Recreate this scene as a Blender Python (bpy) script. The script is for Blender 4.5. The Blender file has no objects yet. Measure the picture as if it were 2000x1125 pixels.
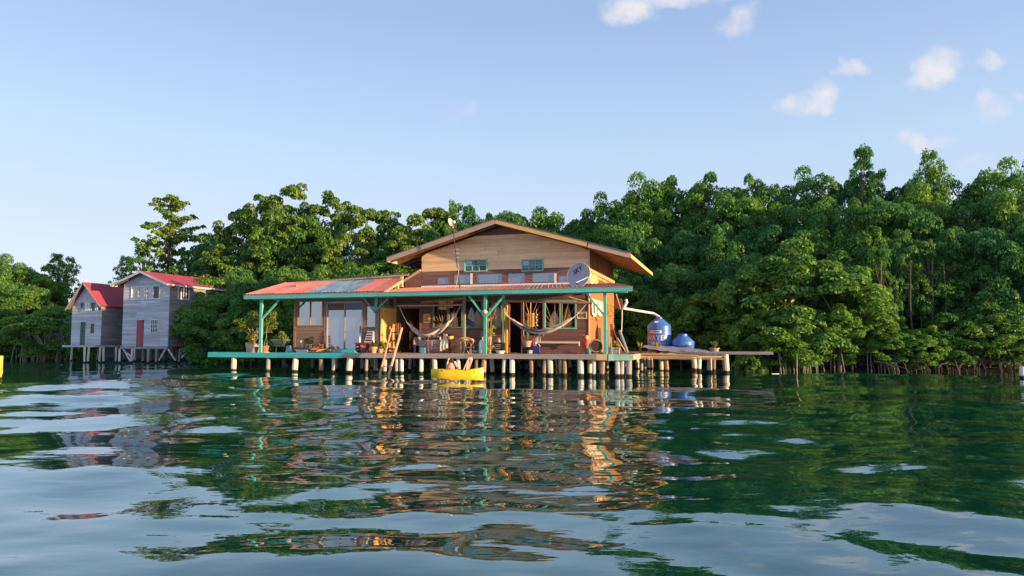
import bpy, math, random
import numpy as np
from mathutils import Vector, Matrix, Quaternion

scene = bpy.context.scene
COL = scene.collection
R = math.radians
rnd = random.Random(11)

# ------------------------------------------------------------------ camera
FOC, CAM_H = 1400.0, 1.5
PITCH = math.atan(104.5 / FOC)
cd = bpy.data.cameras.new('camera'); cam = bpy.data.objects.new('camera', cd); COL.objects.link(cam)
cam.location = (0, 0, CAM_H); cam.rotation_euler = (R(90) + PITCH, 0, 0)
cd.sensor_width = 36.0; cd.lens = 36.0 * FOC / 2000.0; cd.clip_start = 0.1; cd.clip_end = 5000
scene.camera = cam

# ------------------------------------------------------------------ light
SUN_EL, SUN_AZ = R(6.2), R(-27.0)          # azimuth from +X, counter-clockwise: low on the right, a little behind the camera
sun_dir = Vector((math.cos(SUN_EL) * math.cos(SUN_AZ), math.cos(SUN_EL) * math.sin(SUN_AZ), math.sin(SUN_EL)))
sl = bpy.data.lights.new('sun', 'SUN'); sun = bpy.data.objects.new('sun', sl); COL.objects.link(sun)
sl.energy = 2.4; sl.angle = R(0.6); sl.color = (1.0, 0.66, 0.34)
sun.rotation_euler = sun_dir.to_track_quat('Z', 'Y').to_euler()

world = bpy.data.worlds.new('World'); scene.world = world; world.use_nodes = True
SKY_STRENGTH, EXPOSURE = 0.15, 2.05
def build_world():
    nt = world.node_tree; nt.nodes.clear(); N = nt.nodes.new; L = nt.links.new
    out = N('ShaderNodeOutputWorld'); bg = N('ShaderNodeBackground'); bg.inputs['Strength'].default_value = SKY_STRENGTH
    sky = N('ShaderNodeTexSky'); sky.sky_type = 'NISHITA'; sky.sun_disc = False
    sky.sun_elevation = SUN_EL; sky.sun_rotation = R(90) - SUN_AZ
    sky.air_density = 1.0; sky.dust_density = 1.0; sky.ozone_density = 2.0
    # clouds live on the sky itself: soft ellipses in direction space, broken up by noise
    tc = N('ShaderNodeTexCoord'); sp = N('ShaderNodeSeparateXYZ'); L(tc.outputs['Generated'], sp.inputs[0])
    def math_(op, a, b=None, c=None):
        n = N('ShaderNodeMath'); n.operation = op
        for k, v in enumerate((a, b, c)):
            if v is None: continue
            if isinstance(v, (int, float)): n.inputs[k].default_value = v
            else: L(v, n.inputs[k])
        return n.outputs[0]
    ymax = math_('MAXIMUM', sp.outputs[1], 0.05)
    gx = math_('DIVIDE', sp.outputs[0], ymax); gz = math_('DIVIDE', sp.outputs[2], ymax)
    cv = N('ShaderNodeCombineXYZ'); L(gx, cv.inputs[0]); L(gz, cv.inputs[1])
    nz = N('ShaderNodeTexNoise'); nz.inputs['Scale'].default_value = 15.0; nz.inputs['Detail'].default_value = 7.0; nz.inputs['Roughness'].default_value = 0.64
    L(cv.outputs[0], nz.inputs['Vector'])
    nw = N('ShaderNodeTexNoise'); nw.inputs['Scale'].default_value = 20.0; nw.inputs['Detail'].default_value = 7.0
    L(cv.outputs[0], nw.inputs['Vector'])
    sw = N('ShaderNodeSeparateXYZ'); L(nw.outputs['Color'], sw.inputs[0])
    gx2 = math_('ADD', gx, math_('MULTIPLY', math_('SUBTRACT', sw.outputs[0], 0.5), 0.07))
    gz2 = math_('ADD', gz, math_('MULTIPLY', math_('SUBTRACT', sw.outputs[1], 0.5), 0.06))
    blobs = [(1230, 18, 75, 42, 1.0), (1330, -6, 130, 26, .9), (1445, 38, 70, 30, .8, .5), (1663, 130, 42, 26, .9), (1590, 192, 80, 34, .95, .35),
             (1828, 130, 80, 40, 1.0, .45), (1938, 118, 36, 24, .8, -.5), (1935, 215, 40, 44, .75, -.7), (1795, 282, 66, 24, .85, -.05), (1990, 190, 30, 26, .7),
             (905, 222, 44, 26, .42, .4), (700, 158, 50, 16, .2), (1750, 178, 60, 16, .3, .2), (1900, 312, 60, 18, .4), (1860, 232, 60, 30, .3)]
    tot = None
    for b in blobs:
        px, py, rx, rz, a = b[:5]; tilt = b[5] if len(b) > 5 else 0.0
        d = pix_ray(px, py); cx, cz = d[0] / d[1], d[2] / d[1]
        ca, sa = math.cos(tilt), math.sin(tilt)
        dx = math_('SUBTRACT', gx2, cx); dz = math_('SUBTRACT', gz2, cz)
        ex = math_('MULTIPLY', math_('ADD', math_('MULTIPLY', dx, ca), math_('MULTIPLY', dz, sa)), FOC / rx)
        ez = math_('MULTIPLY', math_('SUBTRACT', math_('MULTIPLY', dz, ca), math_('MULTIPLY', dx, sa)), FOC / rz)
        r2 = math_('ADD', math_('MULTIPLY', ex, ex), math_('MULTIPLY', ez, ez))
        m = math_('MULTIPLY', math_('MAXIMUM', math_('SUBTRACT', 1.25, r2), 0.0), a)
        tot = m if tot is None else math_('MAXIMUM', tot, m)
    val = math_('MULTIPLY', tot, math_('ADD', math_('MULTIPLY', nz.outputs['Fac'], 2.5), -0.4))
    mr = N('ShaderNodeMapRange'); mr.interpolation_type = 'SMOOTHSTEP'; L(val, mr.inputs[0]); mr.inputs[1].default_value = 0.12; mr.inputs[2].default_value = 1.45
    front = math_('GREATER_THAN', sp.outputs[1], 0.06)
    fac = math_('MULTIPLY', math_('MULTIPLY', mr.outputs[0], front), 0.93)
    # thin high haze whitens the sky; the clouds reuse the sky's own light, a little warmer and brighter
    # moist air: the low sky pales from yellow to a milky blue, alike all the way round
    ramp = N('ShaderNodeValToRGB'); L(sp.outputs[2], ramp.inputs[0]); cr = ramp.color_ramp
    while len(cr.elements) < len(AIR): cr.elements.new(.5)
    for e, (p, c) in zip(cr.elements, AIR): e.position = p; e.color = (*c, 1)
    tint = N('ShaderNodeMixRGB'); tint.blend_type = 'MULTIPLY'; tint.inputs[0].default_value = 1; L(sky.outputs[0], tint.inputs[1]); L(ramp.outputs[0], tint.inputs[2])
    rm = N('ShaderNodeValToRGB'); L(sp.outputs[2], rm.inputs[0]); cr = rm.color_ramp
    while len(cr.elements) < len(MILK): cr.elements.new(.5)
    for e, (p, c) in zip(cr.elements, MILK): e.position = p; e.color = (*c, 1)
    ms = N('ShaderNodeMixRGB'); ms.blend_type = 'MULTIPLY'; ms.inputs[0].default_value = 1; L(rm.outputs[0], ms.inputs[1]); ms.inputs[2].default_value = (1.61, 1.61, 1.61, 1)
    air = N('ShaderNodeMixRGB'); air.inputs[0].default_value = MILK_SHARE; L(tint.outputs[0], air.inputs[1]); L(ms.outputs[0], air.inputs[2]); tint = air
    mix = N('ShaderNodeMixRGB'); L(fac, mix.inputs[0]); L(tint.outputs[0], mix.inputs[1]); mix.inputs[2].default_value = CLOUD
    L(mix.outputs[0], bg.inputs['Color']); L(bg.outputs[0], out.inputs[0])
AIR = [(0.0, (.57, .56, .87)), (.05, (.58, .55, .84)), (.14, (.68, .56, .68)), (.26, (.91, .72, .70)), (.42, (.87, .72, .73)), (.8, (1.3, 1.08, 1.02))]
MILK = [(0.0, (.76, .85, .97)), (.05, (.74, .84, .97)), (.14, (.66, .78, .97)), (.26, (.53, .71, .95)), (.42, (.37, .53, .84)), (.8, (.30, .45, .75))]; MILK_SHARE = .8
CLOUD = (1.41, 1.37, 1.42, 1)
vs = scene.view_settings
vs.view_transform = 'Standard'; vs.look = 'None'; vs.gamma = 1.0; vs.use_curve_mapping = False; vs.exposure = EXPOSURE

# ------------------------------------------------------------------ pixel geometry (photograph is 2000 x 1125)
_F = (0, math.cos(PITCH), math.sin(PITCH)); _U = (0, -math.sin(PITCH), math.cos(PITCH))
def pix_ray(x, y):
    xc = (x - 1000) / FOC; yc = (562.5 - y) / FOC
    return Vector((xc, _F[1] + yc * _U[1], _F[2] + yc * _U[2]))
def on_ground(x, y, z=0.0):
    d = pix_ray(x, y); t = (z - CAM_H) / d.z
    return Vector((d.x * t, d.y * t, z))
def at_dist(x, y, Y):
    d = pix_ray(x, y); t = Y / d.y
    return Vector((d.x * t, Y, CAM_H + d.z * t))
build_world()

class Frame:
    """A building's own axes: x along its front, y into its depth, z up."""
    def __init__(s, o, ang):
        s.o = Vector((o[0], o[1], 0)); s.a = ang
        s.m = Matrix.Translation(s.o) @ Matrix.Rotation(ang, 4, 'Z'); s.inv = s.m.inverted()
    def at(s, px, py, v):                     # where the sight line meets depth v
        o = s.inv @ Vector((0, 0, CAM_H)); d = s.inv.to_3x3() @ pix_ray(px, py)
        t = (v - o.y) / d.y; return o + d * t
    def side(s, px, py, u):                   # where it meets the plane x = u
        o = s.inv @ Vector((0, 0, CAM_H)); d = s.inv.to_3x3() @ pix_ray(px, py)
        t = (u - o.x) / d.x; return o + d * t
    def floor(s, px, py, z=0.0):
        return s.inv @ on_ground(px, py, z)
    def rect(s, x0, y0, x1, y1, v):
        ym, xm = (y0 + y1) / 2, (x0 + x1) / 2
        return (s.at(x0, ym, v).x, s.at(x1, ym, v).x, s.at(xm, y1, v).z, s.at(xm, y0, v).z)

# ------------------------------------------------------------------ objects, tags
def tag(o, label=None, cat=None, group=None, kind=None):
    if label: o['label'] = label
    if cat: o['category'] = cat
    if group: o['group'] = group
    if kind: o['kind'] = kind
    return o
def link(name, me, parent=None):
    o = bpy.data.objects.new(name, me); COL.objects.link(o)
    if parent is not None: o.parent = parent
    return o
def thing(name, label, cat, loc=(0, 0, 0), rot=0.0, frame=None, group=None):
    o = bpy.data.objects.new(name, None); COL.objects.link(o); o.empty_display_size = 0.2
    if frame is not None:
        o.location = frame.m @ Vector(loc); o.rotation_euler = (0, 0, frame.a + rot)
    else:
        o.location = loc; o.rotation_euler = (0, 0, rot)
    return tag(o, label, cat, group)
def copy_tree(o, parent=None):
    c = o.copy(); COL.objects.link(c)
    if parent is not None: c.parent = parent
    for ch in list(o.children): copy_tree(ch, c)
    return c

class MB:
    def __init__(s): s.v = []; s.f = []
    def add(s, vs, fs):
        n = len(s.v); s.v += [tuple(p) for p in vs]; s.f += [tuple(i + n for i in f) for f in fs]; return s
    def hexa(s, p):   # p: 4 bottom, 4 top
        return s.add(p, [(0, 3, 2, 1), (4, 5, 6, 7), (0, 1, 5, 4), (1, 2, 6, 5), (2, 3, 7, 6), (3, 0, 4, 7)])
    def box(s, x0, x1, y0, y1, z0, z1):
        return s.hexa([(x0, y0, z0), (x1, y0, z0), (x1, y1, z0), (x0, y1, z0), (x0, y0, z1), (x1, y0, z1), (x1, y1, z1), (x0, y1, z1)])
    def beam(s, a, b, w, h, up=(0, 0, 1)):
        a, b = Vector(a), Vector(b); d = (b - a).normalized(); up = Vector(up)
        if abs(d.dot(up)) > .98: up = Vector((0, 1, 0))
        x = d.cross(up).normalized() * (w / 2); y = x.cross(d).normalized() * (h / 2)
        return s.hexa([a - x - y, a + x - y, b + x - y, b - x - y, a - x + y, a + x + y, b + x + y, b - x + y])
    def tube(s, pts, rad, n=8, cap=True):
        pts = [Vector(p) for p in pts]; k = len(pts)
        rr = rad if isinstance(rad, (list, tuple)) else [rad] * k
        base = len(s.v); prev = None
        for i, p in enumerate(pts):
            d = (pts[min(i + 1, k - 1)] - pts[max(i - 1, 0)]).normalized()
            ref = prev if prev is not None else (Vector((0, 0, 1)) if abs(d.z) < .9 else Vector((1, 0, 0)))
            x = (ref - d * ref.dot(d)).normalized(); y = d.cross(x); prev = x
            for j in range(n):
                a = 2 * math.pi * j / n; s.v.append(tuple(p + (x * math.cos(a) + y * math.sin(a)) * rr[i]))
        for i in range(k - 1):
            for j in range(n):
                a = base + i * n + j; b = base + i * n + (j + 1) % n; s.f.append((a, b, b + n, a + n))
        if cap:
            s.f.append(tuple(base + j for j in reversed(range(n)))); s.f.append(tuple(base + (k - 1) * n + j for j in range(n)))
        return s
    def lathe(s, prof, n=20, c=(0, 0, 0), cap=True):   # prof: (r, z)
        base = len(s.v); k = len(prof)
        for r, z in prof:
            for j in range(n):
                a = 2 * math.pi * j / n; s.v.append((c[0] + r * math.cos(a), c[1] + r * math.sin(a), c[2] + z))
        for i in range(k - 1):
            for j in range(n):
                a = base + i * n + j; b = base + i * n + (j + 1) % n; s.f.append((a, b, b + n, a + n))
        if cap:
            s.f.append(tuple(base + j for j in reversed(range(n)))); s.f.append(tuple(base + (k - 1) * n + j for j in range(n)))
        return s
    def prism(s, poly, y0, y1):                         # poly in x,z
        n = len(poly); base = len(s.v)
        s.v += [(x, y0, z) for x, z in poly] + [(x, y1, z) for x, z in poly]
        s.f.append(tuple(base + i for i in range(n))); s.f.append(tuple(base + n + i for i in reversed(range(n))))
        for i in range(n):
            j = (i + 1) % n; s.f.append((base + i, base + n + i, base + n + j, base + j))
        return s
    def xf(s, m):
        s.v = [tuple(m @ Vector(p)) for p in s.v]; return s
    def mesh(s, name, mat=None, smooth=False):
        me = bpy.data.meshes.new(name); me.from_pydata(s.v, [], s.f); me.update()
        if mat: me.materials.append(mat)
        if smooth:
            me.polygons.foreach_set('use_smooth', [True] * len(me.polygons))
            try: me.set_sharp_from_angle(angle=R(32))
            except Exception: pass
        return me
    def build(s, name, mat, parent=None, smooth=False, label=None):
        o = link(name, s.mesh(name, mat, smooth), parent)
        if label: o['label'] = label
        return o
def one(name, mb, mat, label, cat, loc, rot=0.0, frame=None, group=None, smooth=False):
    """A thing that is a single mesh."""
    o = link(name, mb.mesh(name, mat, smooth)); tag(o, label, cat, group)
    o.location = frame.m @ Vector(loc) if frame else loc
    o.rotation_euler = (0, 0, (frame.a if frame else 0) + rot); return o

# ------------------------------------------------------------------ materials
def pmat(name, col, rough=.65, var=.22, scale=5.0, stretch=(1, 1, 1), objvar=.12, bump=.15, dirt=None, dirt_amt=.0, dirt_scale=1.5, metal=0.0, spec=.3, wet=False, sat=1.0):
    m = bpy.data.materials.new(name); m.use_nodes = True; nt = m.node_tree; N = nt.nodes.new; L = nt.links.new
    b = nt.nodes['Principled BSDF']; b.inputs['Roughness'].default_value = rough; b.inputs['Metallic'].default_value = metal
    b.inputs['Specular IOR Level'].default_value = spec
    tc = N('ShaderNodeTexCoord'); mp = N('ShaderNodeMapping'); mp.inputs['Scale'].default_value = stretch; L(tc.outputs['Object'], mp.inputs[0])
    oi = N('ShaderNodeObjectInfo'); off = N('ShaderNodeVectorMath'); off.operation = 'ADD'
    cmb = N('ShaderNodeCombineXYZ'); ml = N('ShaderNodeMath'); ml.operation = 'MULTIPLY'; ml.inputs[1].default_value = 37.0
    L(oi.outputs['Random'], ml.inputs[0]); [L(ml.outputs[0], cmb.inputs[k]) for k in range(3)]
    L(mp.outputs[0], off.inputs[0]); L(cmb.outputs[0], off.inputs[1])
    n1 = N('ShaderNodeTexNoise'); n1.inputs['Scale'].default_value = scale; n1.inputs['Detail'].default_value = 6; n1.inputs['Roughness'].default_value = .65
    L(off.outputs[0], n1.inputs['Vector'])
    mr = N('ShaderNodeMapRange'); mr.inputs[1].default_value = .25; mr.inputs[2].default_value = .75; mr.inputs[3].default_value = 1 - var; mr.inputs[4].default_value = 1 + var
    L(n1.outputs['Fac'], mr.inputs[0])
    mo = N('ShaderNodeMapRange'); mo.inputs[3].default_value = 1 - objvar; mo.inputs[4].default_value = 1 + objvar; L(oi.outputs['Random'], mo.inputs[0])
    mm = N('ShaderNodeMath'); mm.operation = 'MULTIPLY'; L(mr.outputs[0], mm.inputs[0]); L(mo.outputs[0], mm.inputs[1])
    hs = N('ShaderNodeHueSaturation'); hs.inputs['Saturation'].default_value = sat; L(mm.outputs[0], hs.inputs['Value'])
    base = N('ShaderNodeMixRGB'); base.inputs[1].default_value = (*col, 1); base.inputs[2].default_value = (*(dirt or col), 1)
    n2 = N('ShaderNodeTexNoise'); n2.inputs['Scale'].default_value = dirt_scale; n2.inputs['Detail'].default_value = 5; L(off.outputs[0], n2.inputs['Vector'])
    m2 = N('ShaderNodeMapRange'); m2.inputs[1].default_value = .42; m2.inputs[2].default_value = .68; m2.inputs[4].default_value = dirt_amt; L(n2.outputs['Fac'], m2.inputs[0])
    L(m2.outputs[0], base.inputs[0]); L(base.outputs[0], hs.inputs['Color']); last = hs.outputs[0]
    if wet:                                    # weed and wet wood round the waterline
        ge = N('ShaderNodeNewGeometry'); sx = N('ShaderNodeSeparateXYZ'); L(ge.outputs['Position'], sx.inputs[0])
        ad = N('ShaderNodeMath'); ad.operation = 'MULTIPLY_ADD'; L(n1.outputs['Fac'], ad.inputs[0]); ad.inputs[1].default_value = -.14; L(sx.outputs[2], ad.inputs[2])
        mw = N('ShaderNodeMapRange'); mw.inputs[1].default_value = .03; mw.inputs[2].default_value = .09; mw.inputs[3].default_value = 1; mw.inputs[4].default_value = 0; L(ad.outputs[0], mw.inputs[0])
        mx = N('ShaderNodeMixRGB'); L(mw.outputs[0], mx.inputs[0]); L(last, mx.inputs[1]); mx.inputs[2].default_value = (.018, .017, .011, 1); last = mx.outputs[0]
    L(last, b.inputs['Base Color'])
    if bump:
        bp = N('ShaderNodeBump'); bp.inputs['Strength'].default_value = bump; bp.inputs['Distance'].default_value = .02; L(n1.outputs['Fac'], bp.inputs['Height']); L(bp.outputs[0], b.inputs['Normal'])
    return m
G = (.35, 5, 5)           # grain along local x
GV = (5, .35, 5); GZ = (5, 5, .35)
M = {}
def D(k, *a, **kw): M[k] = pmat(k, *a, **kw); return M[k]
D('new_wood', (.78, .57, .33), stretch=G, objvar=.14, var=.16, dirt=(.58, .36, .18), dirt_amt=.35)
D('barge_gold', (.68, .44, .20), stretch=G, var=.12)
D('barge_grey', (.42, .33, .25), stretch=G, var=.18)
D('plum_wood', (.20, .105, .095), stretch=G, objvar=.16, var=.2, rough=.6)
D('plum_backing', (.05, .028, .026), objvar=0)
D('orange_ply', (.36, .155, .06), stretch=(4, .5, 4), var=.2, dirt=(.34, .15, .06), dirt_amt=.5, dirt_scale=1.2)
D('raw_timber', (.46, .25, .11), stretch=GV, var=.2, objvar=.15)
D('rafter', (.42, .22, .10), stretch=G, var=.2, objvar=.12)
D('brown_board', (.17, .085, .045), stretch=GZ, objvar=.3, var=.25)
D('annex_wood', (.29, .175, .12), stretch=G, objvar=.16, var=.22, dirt=(.19, .11, .08), dirt_amt=.4)
D('teal_paint', (.10, .52, .44), rough=.5, var=.12, scale=3, stretch=G, dirt=(.16, .34, .28), dirt_amt=.85, dirt_scale=2.2, objvar=.12, bump=.06)
D('teal_deck', (.035, .46, .45), rough=.5, var=.14, scale=3, stretch=G, dirt=(.10, .30, .29), dirt_amt=.85, dirt_scale=2.2, objvar=.1, bump=.06)
D('mint_paint', (.45, .74, .52), rough=.55, var=.15, dirt=(.22, .38, .22), dirt_amt=.5)
D('olive_frame', (.20, .27, .18), rough=.6, var=.2, stretch=GZ)
D('green_frame', (.20, .50, .42), rough=.5, var=.1)
D('red_roof', (.64, .18, .14), rough=.55, var=.24, scale=3.2, stretch=(3, .6, 1), dirt=(.55, .27, .22), dirt_amt=.9, dirt_scale=1.3, objvar=.2, bump=0, spec=.35)
D('faded_roof', (.42, .23, .19), rough=.55, var=.2, scale=2.2, stretch=(3, .6, 1), dirt=(.5, .38, .33), dirt_amt=.8, objvar=.12, bump=0)
D('blue_roof', (.16, .26, .36), rough=.4, var=.2, scale=2.5, stretch=(3, .6, 1), dirt=(.34, .45, .48), dirt_amt=.8, objvar=.2, bump=0, spec=.5)
D('zinc', (.36, .33, .32), rough=.45, var=.2, dirt=(.28, .22, .18), dirt_amt=.5, metal=.25, objvar=.1, bump=.03)
D('dark_zinc', (.12, .11, .105), rough=.55, var=.25, dirt=(.16, .11, .08), dirt_amt=.5, bump=0)
D('crimson_roof', (.35, .05, .075), rough=.6, var=.12, scale=2, dirt=(.27, .06, .07), dirt_amt=.7, objvar=.06, bump=0)
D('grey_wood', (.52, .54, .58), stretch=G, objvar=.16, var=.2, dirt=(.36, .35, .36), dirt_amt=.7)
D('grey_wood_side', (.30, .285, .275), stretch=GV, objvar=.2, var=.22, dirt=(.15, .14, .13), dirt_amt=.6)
D('grey_backing', (.06, .06, .06), objvar=0)
D('red_door', (.42, .075, .07), rough=.6, var=.25, stretch=GZ, dirt=(.28, .12, .10), dirt_amt=.6)
D('green_door', (.06, .13, .10), rough=.6, var=.2)
D('white_paint', (.72, .72, .70), rough=.5, var=.06, objvar=.03, bump=.03)
D('white_pvc', (.74, .68, .62), rough=.4, var=.06, objvar=.03, bump=0, spec=.5)
D('cream_cloth', (.74, .66, .50), rough=.8, var=.08, bump=.05)
D('cream_board', (.56, .48, .37), rough=.45, var=.06, objvar=.06, bump=0, spec=.4)
D('board_blue', (.03, .12, .42), rough=.4, var=.05, bump=0)
D('stilt_white', (.72, .69, .60), rough=.75, var=.2, scale=4, stretch=GZ, dirt=(.42, .34, .24), dirt_amt=.75, objvar=.14, wet=True)
D('stilt_brown', (.34, .24, .14), rough=.8, var=.3, scale=4, stretch=GZ, dirt=(.2, .15, .09), dirt_amt=.6, objvar=.25, wet=True)
D('stilt_grey', (.30, .29, .27), rough=.8, var=.25, scale=4, stretch=GZ, dirt=(.2, .19, .17), dirt_amt=.6, objvar=.2, wet=True)
D('deck_board', (.21, .17, .14), stretch=GV, objvar=.22, var=.22)
D('deck_edge', (.38, .33, .27), stretch=G, objvar=.12, var=.22, dirt=(.22, .22, .18), dirt_amt=.6)
D('tan_edge', (.74, .50, .27), stretch=G, var=.15)
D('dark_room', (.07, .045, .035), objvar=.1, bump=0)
D('pole_wood', (.42, .30, .21), stretch=G, var=.22)
D('yellow_post', (.78, .42, .03), stretch=GZ, var=.22, dirt=(.16, .09, .03), dirt_amt=.9, dirt_scale=2.6)
D('bamboo', (.80, .50, .17), rough=.6, var=.2, scale=9, objvar=.12)
D('stick', (.46, .33, .22), rough=.7, var=.25, objvar=.15)
D('rope_white', (.66, .61, .56), rough=.85, var=.1, scale=20, bump=.1)
D('hammock_stripe', (.62, .58, .56), rough=.9, var=.25, scale=12, stretch=(.1, 6, 6), bump=.1, dirt=(.2, .2, .26), dirt_amt=.9, dirt_scale=3)
D('hammock_blue', (.10, .11, .18), rough=.9, var=.25, scale=12, stretch=(.1, 6, 6), bump=.1, dirt=(.6, .56, .55), dirt_amt=.9, dirt_scale=3)
D('black', (.015, .015, .016), rough=.5, var=.1, bump=0)
D('dark_metal', (.05, .04, .04), rough=.5, var=.25, metal=.3, bump=0)
D('dish_grey', (.34, .36, .40), rough=.5, var=.05, objvar=0, bump=0, spec=.4)
D('tank_blue', (.028, .14, .52), rough=.36, var=.2, scale=2.5, dirt=(.10, .20, .46), dirt_amt=.6, objvar=.05, bump=0, spec=.55)
D('kayak_yellow', (.88, .56, .0), rough=.38, var=.14, scale=5, dirt=(.66, .44, .06), dirt_amt=.6, objvar=0, bump=0, spec=.5)
D('terracotta', (.58, .15, .075), rough=.7, var=.12)
D('clay_tan', (.58, .33, .19), rough=.75, var=.15)
D('pot_cream', (.56, .45, .33), rough=.8, var=.2, dirt=(.35, .25, .17), dirt_amt=.6)
D('pot_pink', (.50, .32, .26), rough=.7, var=.12)
D('pot_grey', (.30, .24, .21), rough=.8, var=.15)
D('barrow_green', (.04, .10, .08), rough=.5, var=.2, dirt=(.06, .10, .08), dirt_amt=.4)
D('bag_blue', (.18, .28, .38), rough=.7, var=.2, scale=8)
D('blue_plastic', (.03, .075, .30), rough=.35, var=.1, bump=0)
D('aqua_plastic', (.10, .36, .46), rough=.35, var=.25, scale=9, bump=0)
D('red_paint', (.30, .055, .055), rough=.5, var=.2, dirt=(.16, .05, .05), dirt_amt=.5)
D('red_board', (.60, .10, .055), rough=.5, var=.2, stretch=GZ)
D('red_cloth', (.55, .10, .10), rough=.85, var=.35, scale=9)
D('paper', (.55, .52, .52), rough=.8, var=.35, scale=14, bump=0)
D('poster', (.66, .40, .17), rough=.7, var=.08, bump=0)
D('ink', (.035, .03, .025), rough=.8, var=.1, bump=0)
D('carved', (.50, .24, .07), rough=.6, var=.2, bump=.2)
D('woven', (.42, .26, .21), rough=.9, var=.75, scale=16, stretch=(1, 1, 2.2), bump=.4, dirt=(.10, .06, .06), dirt_amt=.9, dirt_scale=11)
D('driftwood', (.50, .32, .19), rough=.8, var=.3, stretch=G)
D('plank_yellow', (.56, .33, .12), stretch=G, var=.25, objvar=.25)
D('copper', (.60, .30, .11), rough=.4, var=.2, metal=.4, bump=0)
D('yellow_paint', (.74, .42, .06), rough=.6, var=.25)
D('soil', (.012, .011, .009), rough=.95, var=.4, bump=.4)
D('bark', (.13, .10, .075), rough=.9, var=.35, scale=3, stretch=(6, 6, 1), objvar=.3, bump=.3)
D('pale_bark', (.36, .33, .27), rough=.85, var=.25, scale=3, stretch=(6, 6, 1), objvar=.2, bump=.2)
D('root', (.30, .28, .22), rough=.85, var=.3, scale=4, objvar=.2, bump=.1)

def glass(name, col, metal=.55, rough=.04):
    m = bpy.data.materials.new(name); m.use_nodes = True; b = m.node_tree.nodes['Principled BSDF']
    b.inputs['Base Color'].default_value = (*col, 1); b.inputs['Metallic'].default_value = metal; b.inputs['Roughness'].default_value = rough
    nt = m.node_tree; n = nt.nodes.new('ShaderNodeTexNoise'); n.inputs['Scale'].default_value = 1.3; bp = nt.nodes.new('ShaderNodeBump'); bp.inputs['Strength'].default_value = .02
    nt.links.new(n.outputs['Fac'], bp.inputs['Height']); nt.links.new(bp.outputs[0], b.inputs['Normal']); M[name] = m; return m
glass('window_glass', (.42, .44, .45), .8, .05); glass('door_glass', (.40, .43, .50), .75, .06); glass('dark_glass', (.05, .06, .07), .3, .05)
glass('blue_glass', (.24, .29, .36), .65, .08); glass('teal_glass', (.09, .17, .17), .5, .06); glass('curtain_glass', (.42, .43, .42), .25, .12)

def leaf_mat(name, c1, c2, trans=.46, var=.35, objvar=.18, rough=.45):
    m = bpy.data.materials.new(name); m.use_nodes = True; nt = m.node_tree; N = nt.nodes.new; L = nt.links.new
    b = nt.nodes['Principled BSDF']; b.inputs['Roughness'].default_value = rough; b.inputs['Specular IOR Level'].default_value = .25
    ge = N('ShaderNodeNewGeometry'); oi = N('ShaderNodeObjectInfo'); tc = N('ShaderNodeTexCoord')
    n = N('ShaderNodeTexNoise'); n.inputs['Scale'].default_value = 3.2; n.inputs['Detail'].default_value = 3; L(tc.outputs['Object'], n.inputs['Vector'])
    ad = N('ShaderNodeMath'); ad.operation = 'MULTIPLY_ADD'; L(ge.outputs['Random Per Island'], ad.inputs[0]); ad.inputs[1].default_value = .5; L(n.outputs['Fac'], ad.inputs[2])
    a2 = N('ShaderNodeMath'); a2.operation = 'MULTIPLY_ADD'; L(oi.outputs['Random'], a2.inputs[0]); a2.inputs[1].default_value = .5; L(ad.outputs[0], a2.inputs[2])
    mr = N('ShaderNodeMapRange'); mr.inputs[1].default_value = .5; mr.inputs[2].default_value = 1.5; L(a2.outputs[0], mr.inputs[0])
    mx = N('ShaderNodeMixRGB'); mx.inputs[1].default_value = (*c1, 1); mx.inputs[2].default_value = (*c2, 1); L(mr.outputs[0], mx.inputs[0])
    mo = N('ShaderNodeMapRange'); mo.inputs[3].default_value = 1 - var; mo.inputs[4].default_value = 1 + var; L(ge.outputs['Random Per Island'], mo.inputs[0])
    hs = N('ShaderNodeHueSaturation'); L(mo.outputs[0], hs.inputs['Value']); L(mx.outputs[0], hs.inputs['Color']); L(hs.outputs[0], b.inputs['Base Color'])
    tr = N('ShaderNodeBsdfTranslucent'); L(hs.outputs[0], tr.inputs['Color']); ms = N('ShaderNodeMixShader'); ms.inputs[0].default_value = trans
    out = nt.nodes['Material Output']; L(b.outputs[0], ms.inputs[1]); L(tr.outputs[0], ms.inputs[2]); L(ms.outputs[0], out.inputs[0]); M[name] = m; return m
leaf_mat('leaf_mangrove', (.042, .185, .042), (.215, .40, .062))
leaf_mat('leaf_dark', (.030, .160, .052), (.135, .32, .064))
leaf_mat('leaf_left', (.050, .185, .042), (.28, .40, .060))
leaf_mat('leaf_garden', (.13, .24, .04), (.34, .36, .06), var=.4)
leaf_mat('leaf_yellow', (.40, .34, .04), (.60, .48, .07), var=.4)
leaf_mat('leaf_pale', (.10, .17, .05), (.19, .26, .09), var=.3)

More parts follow.
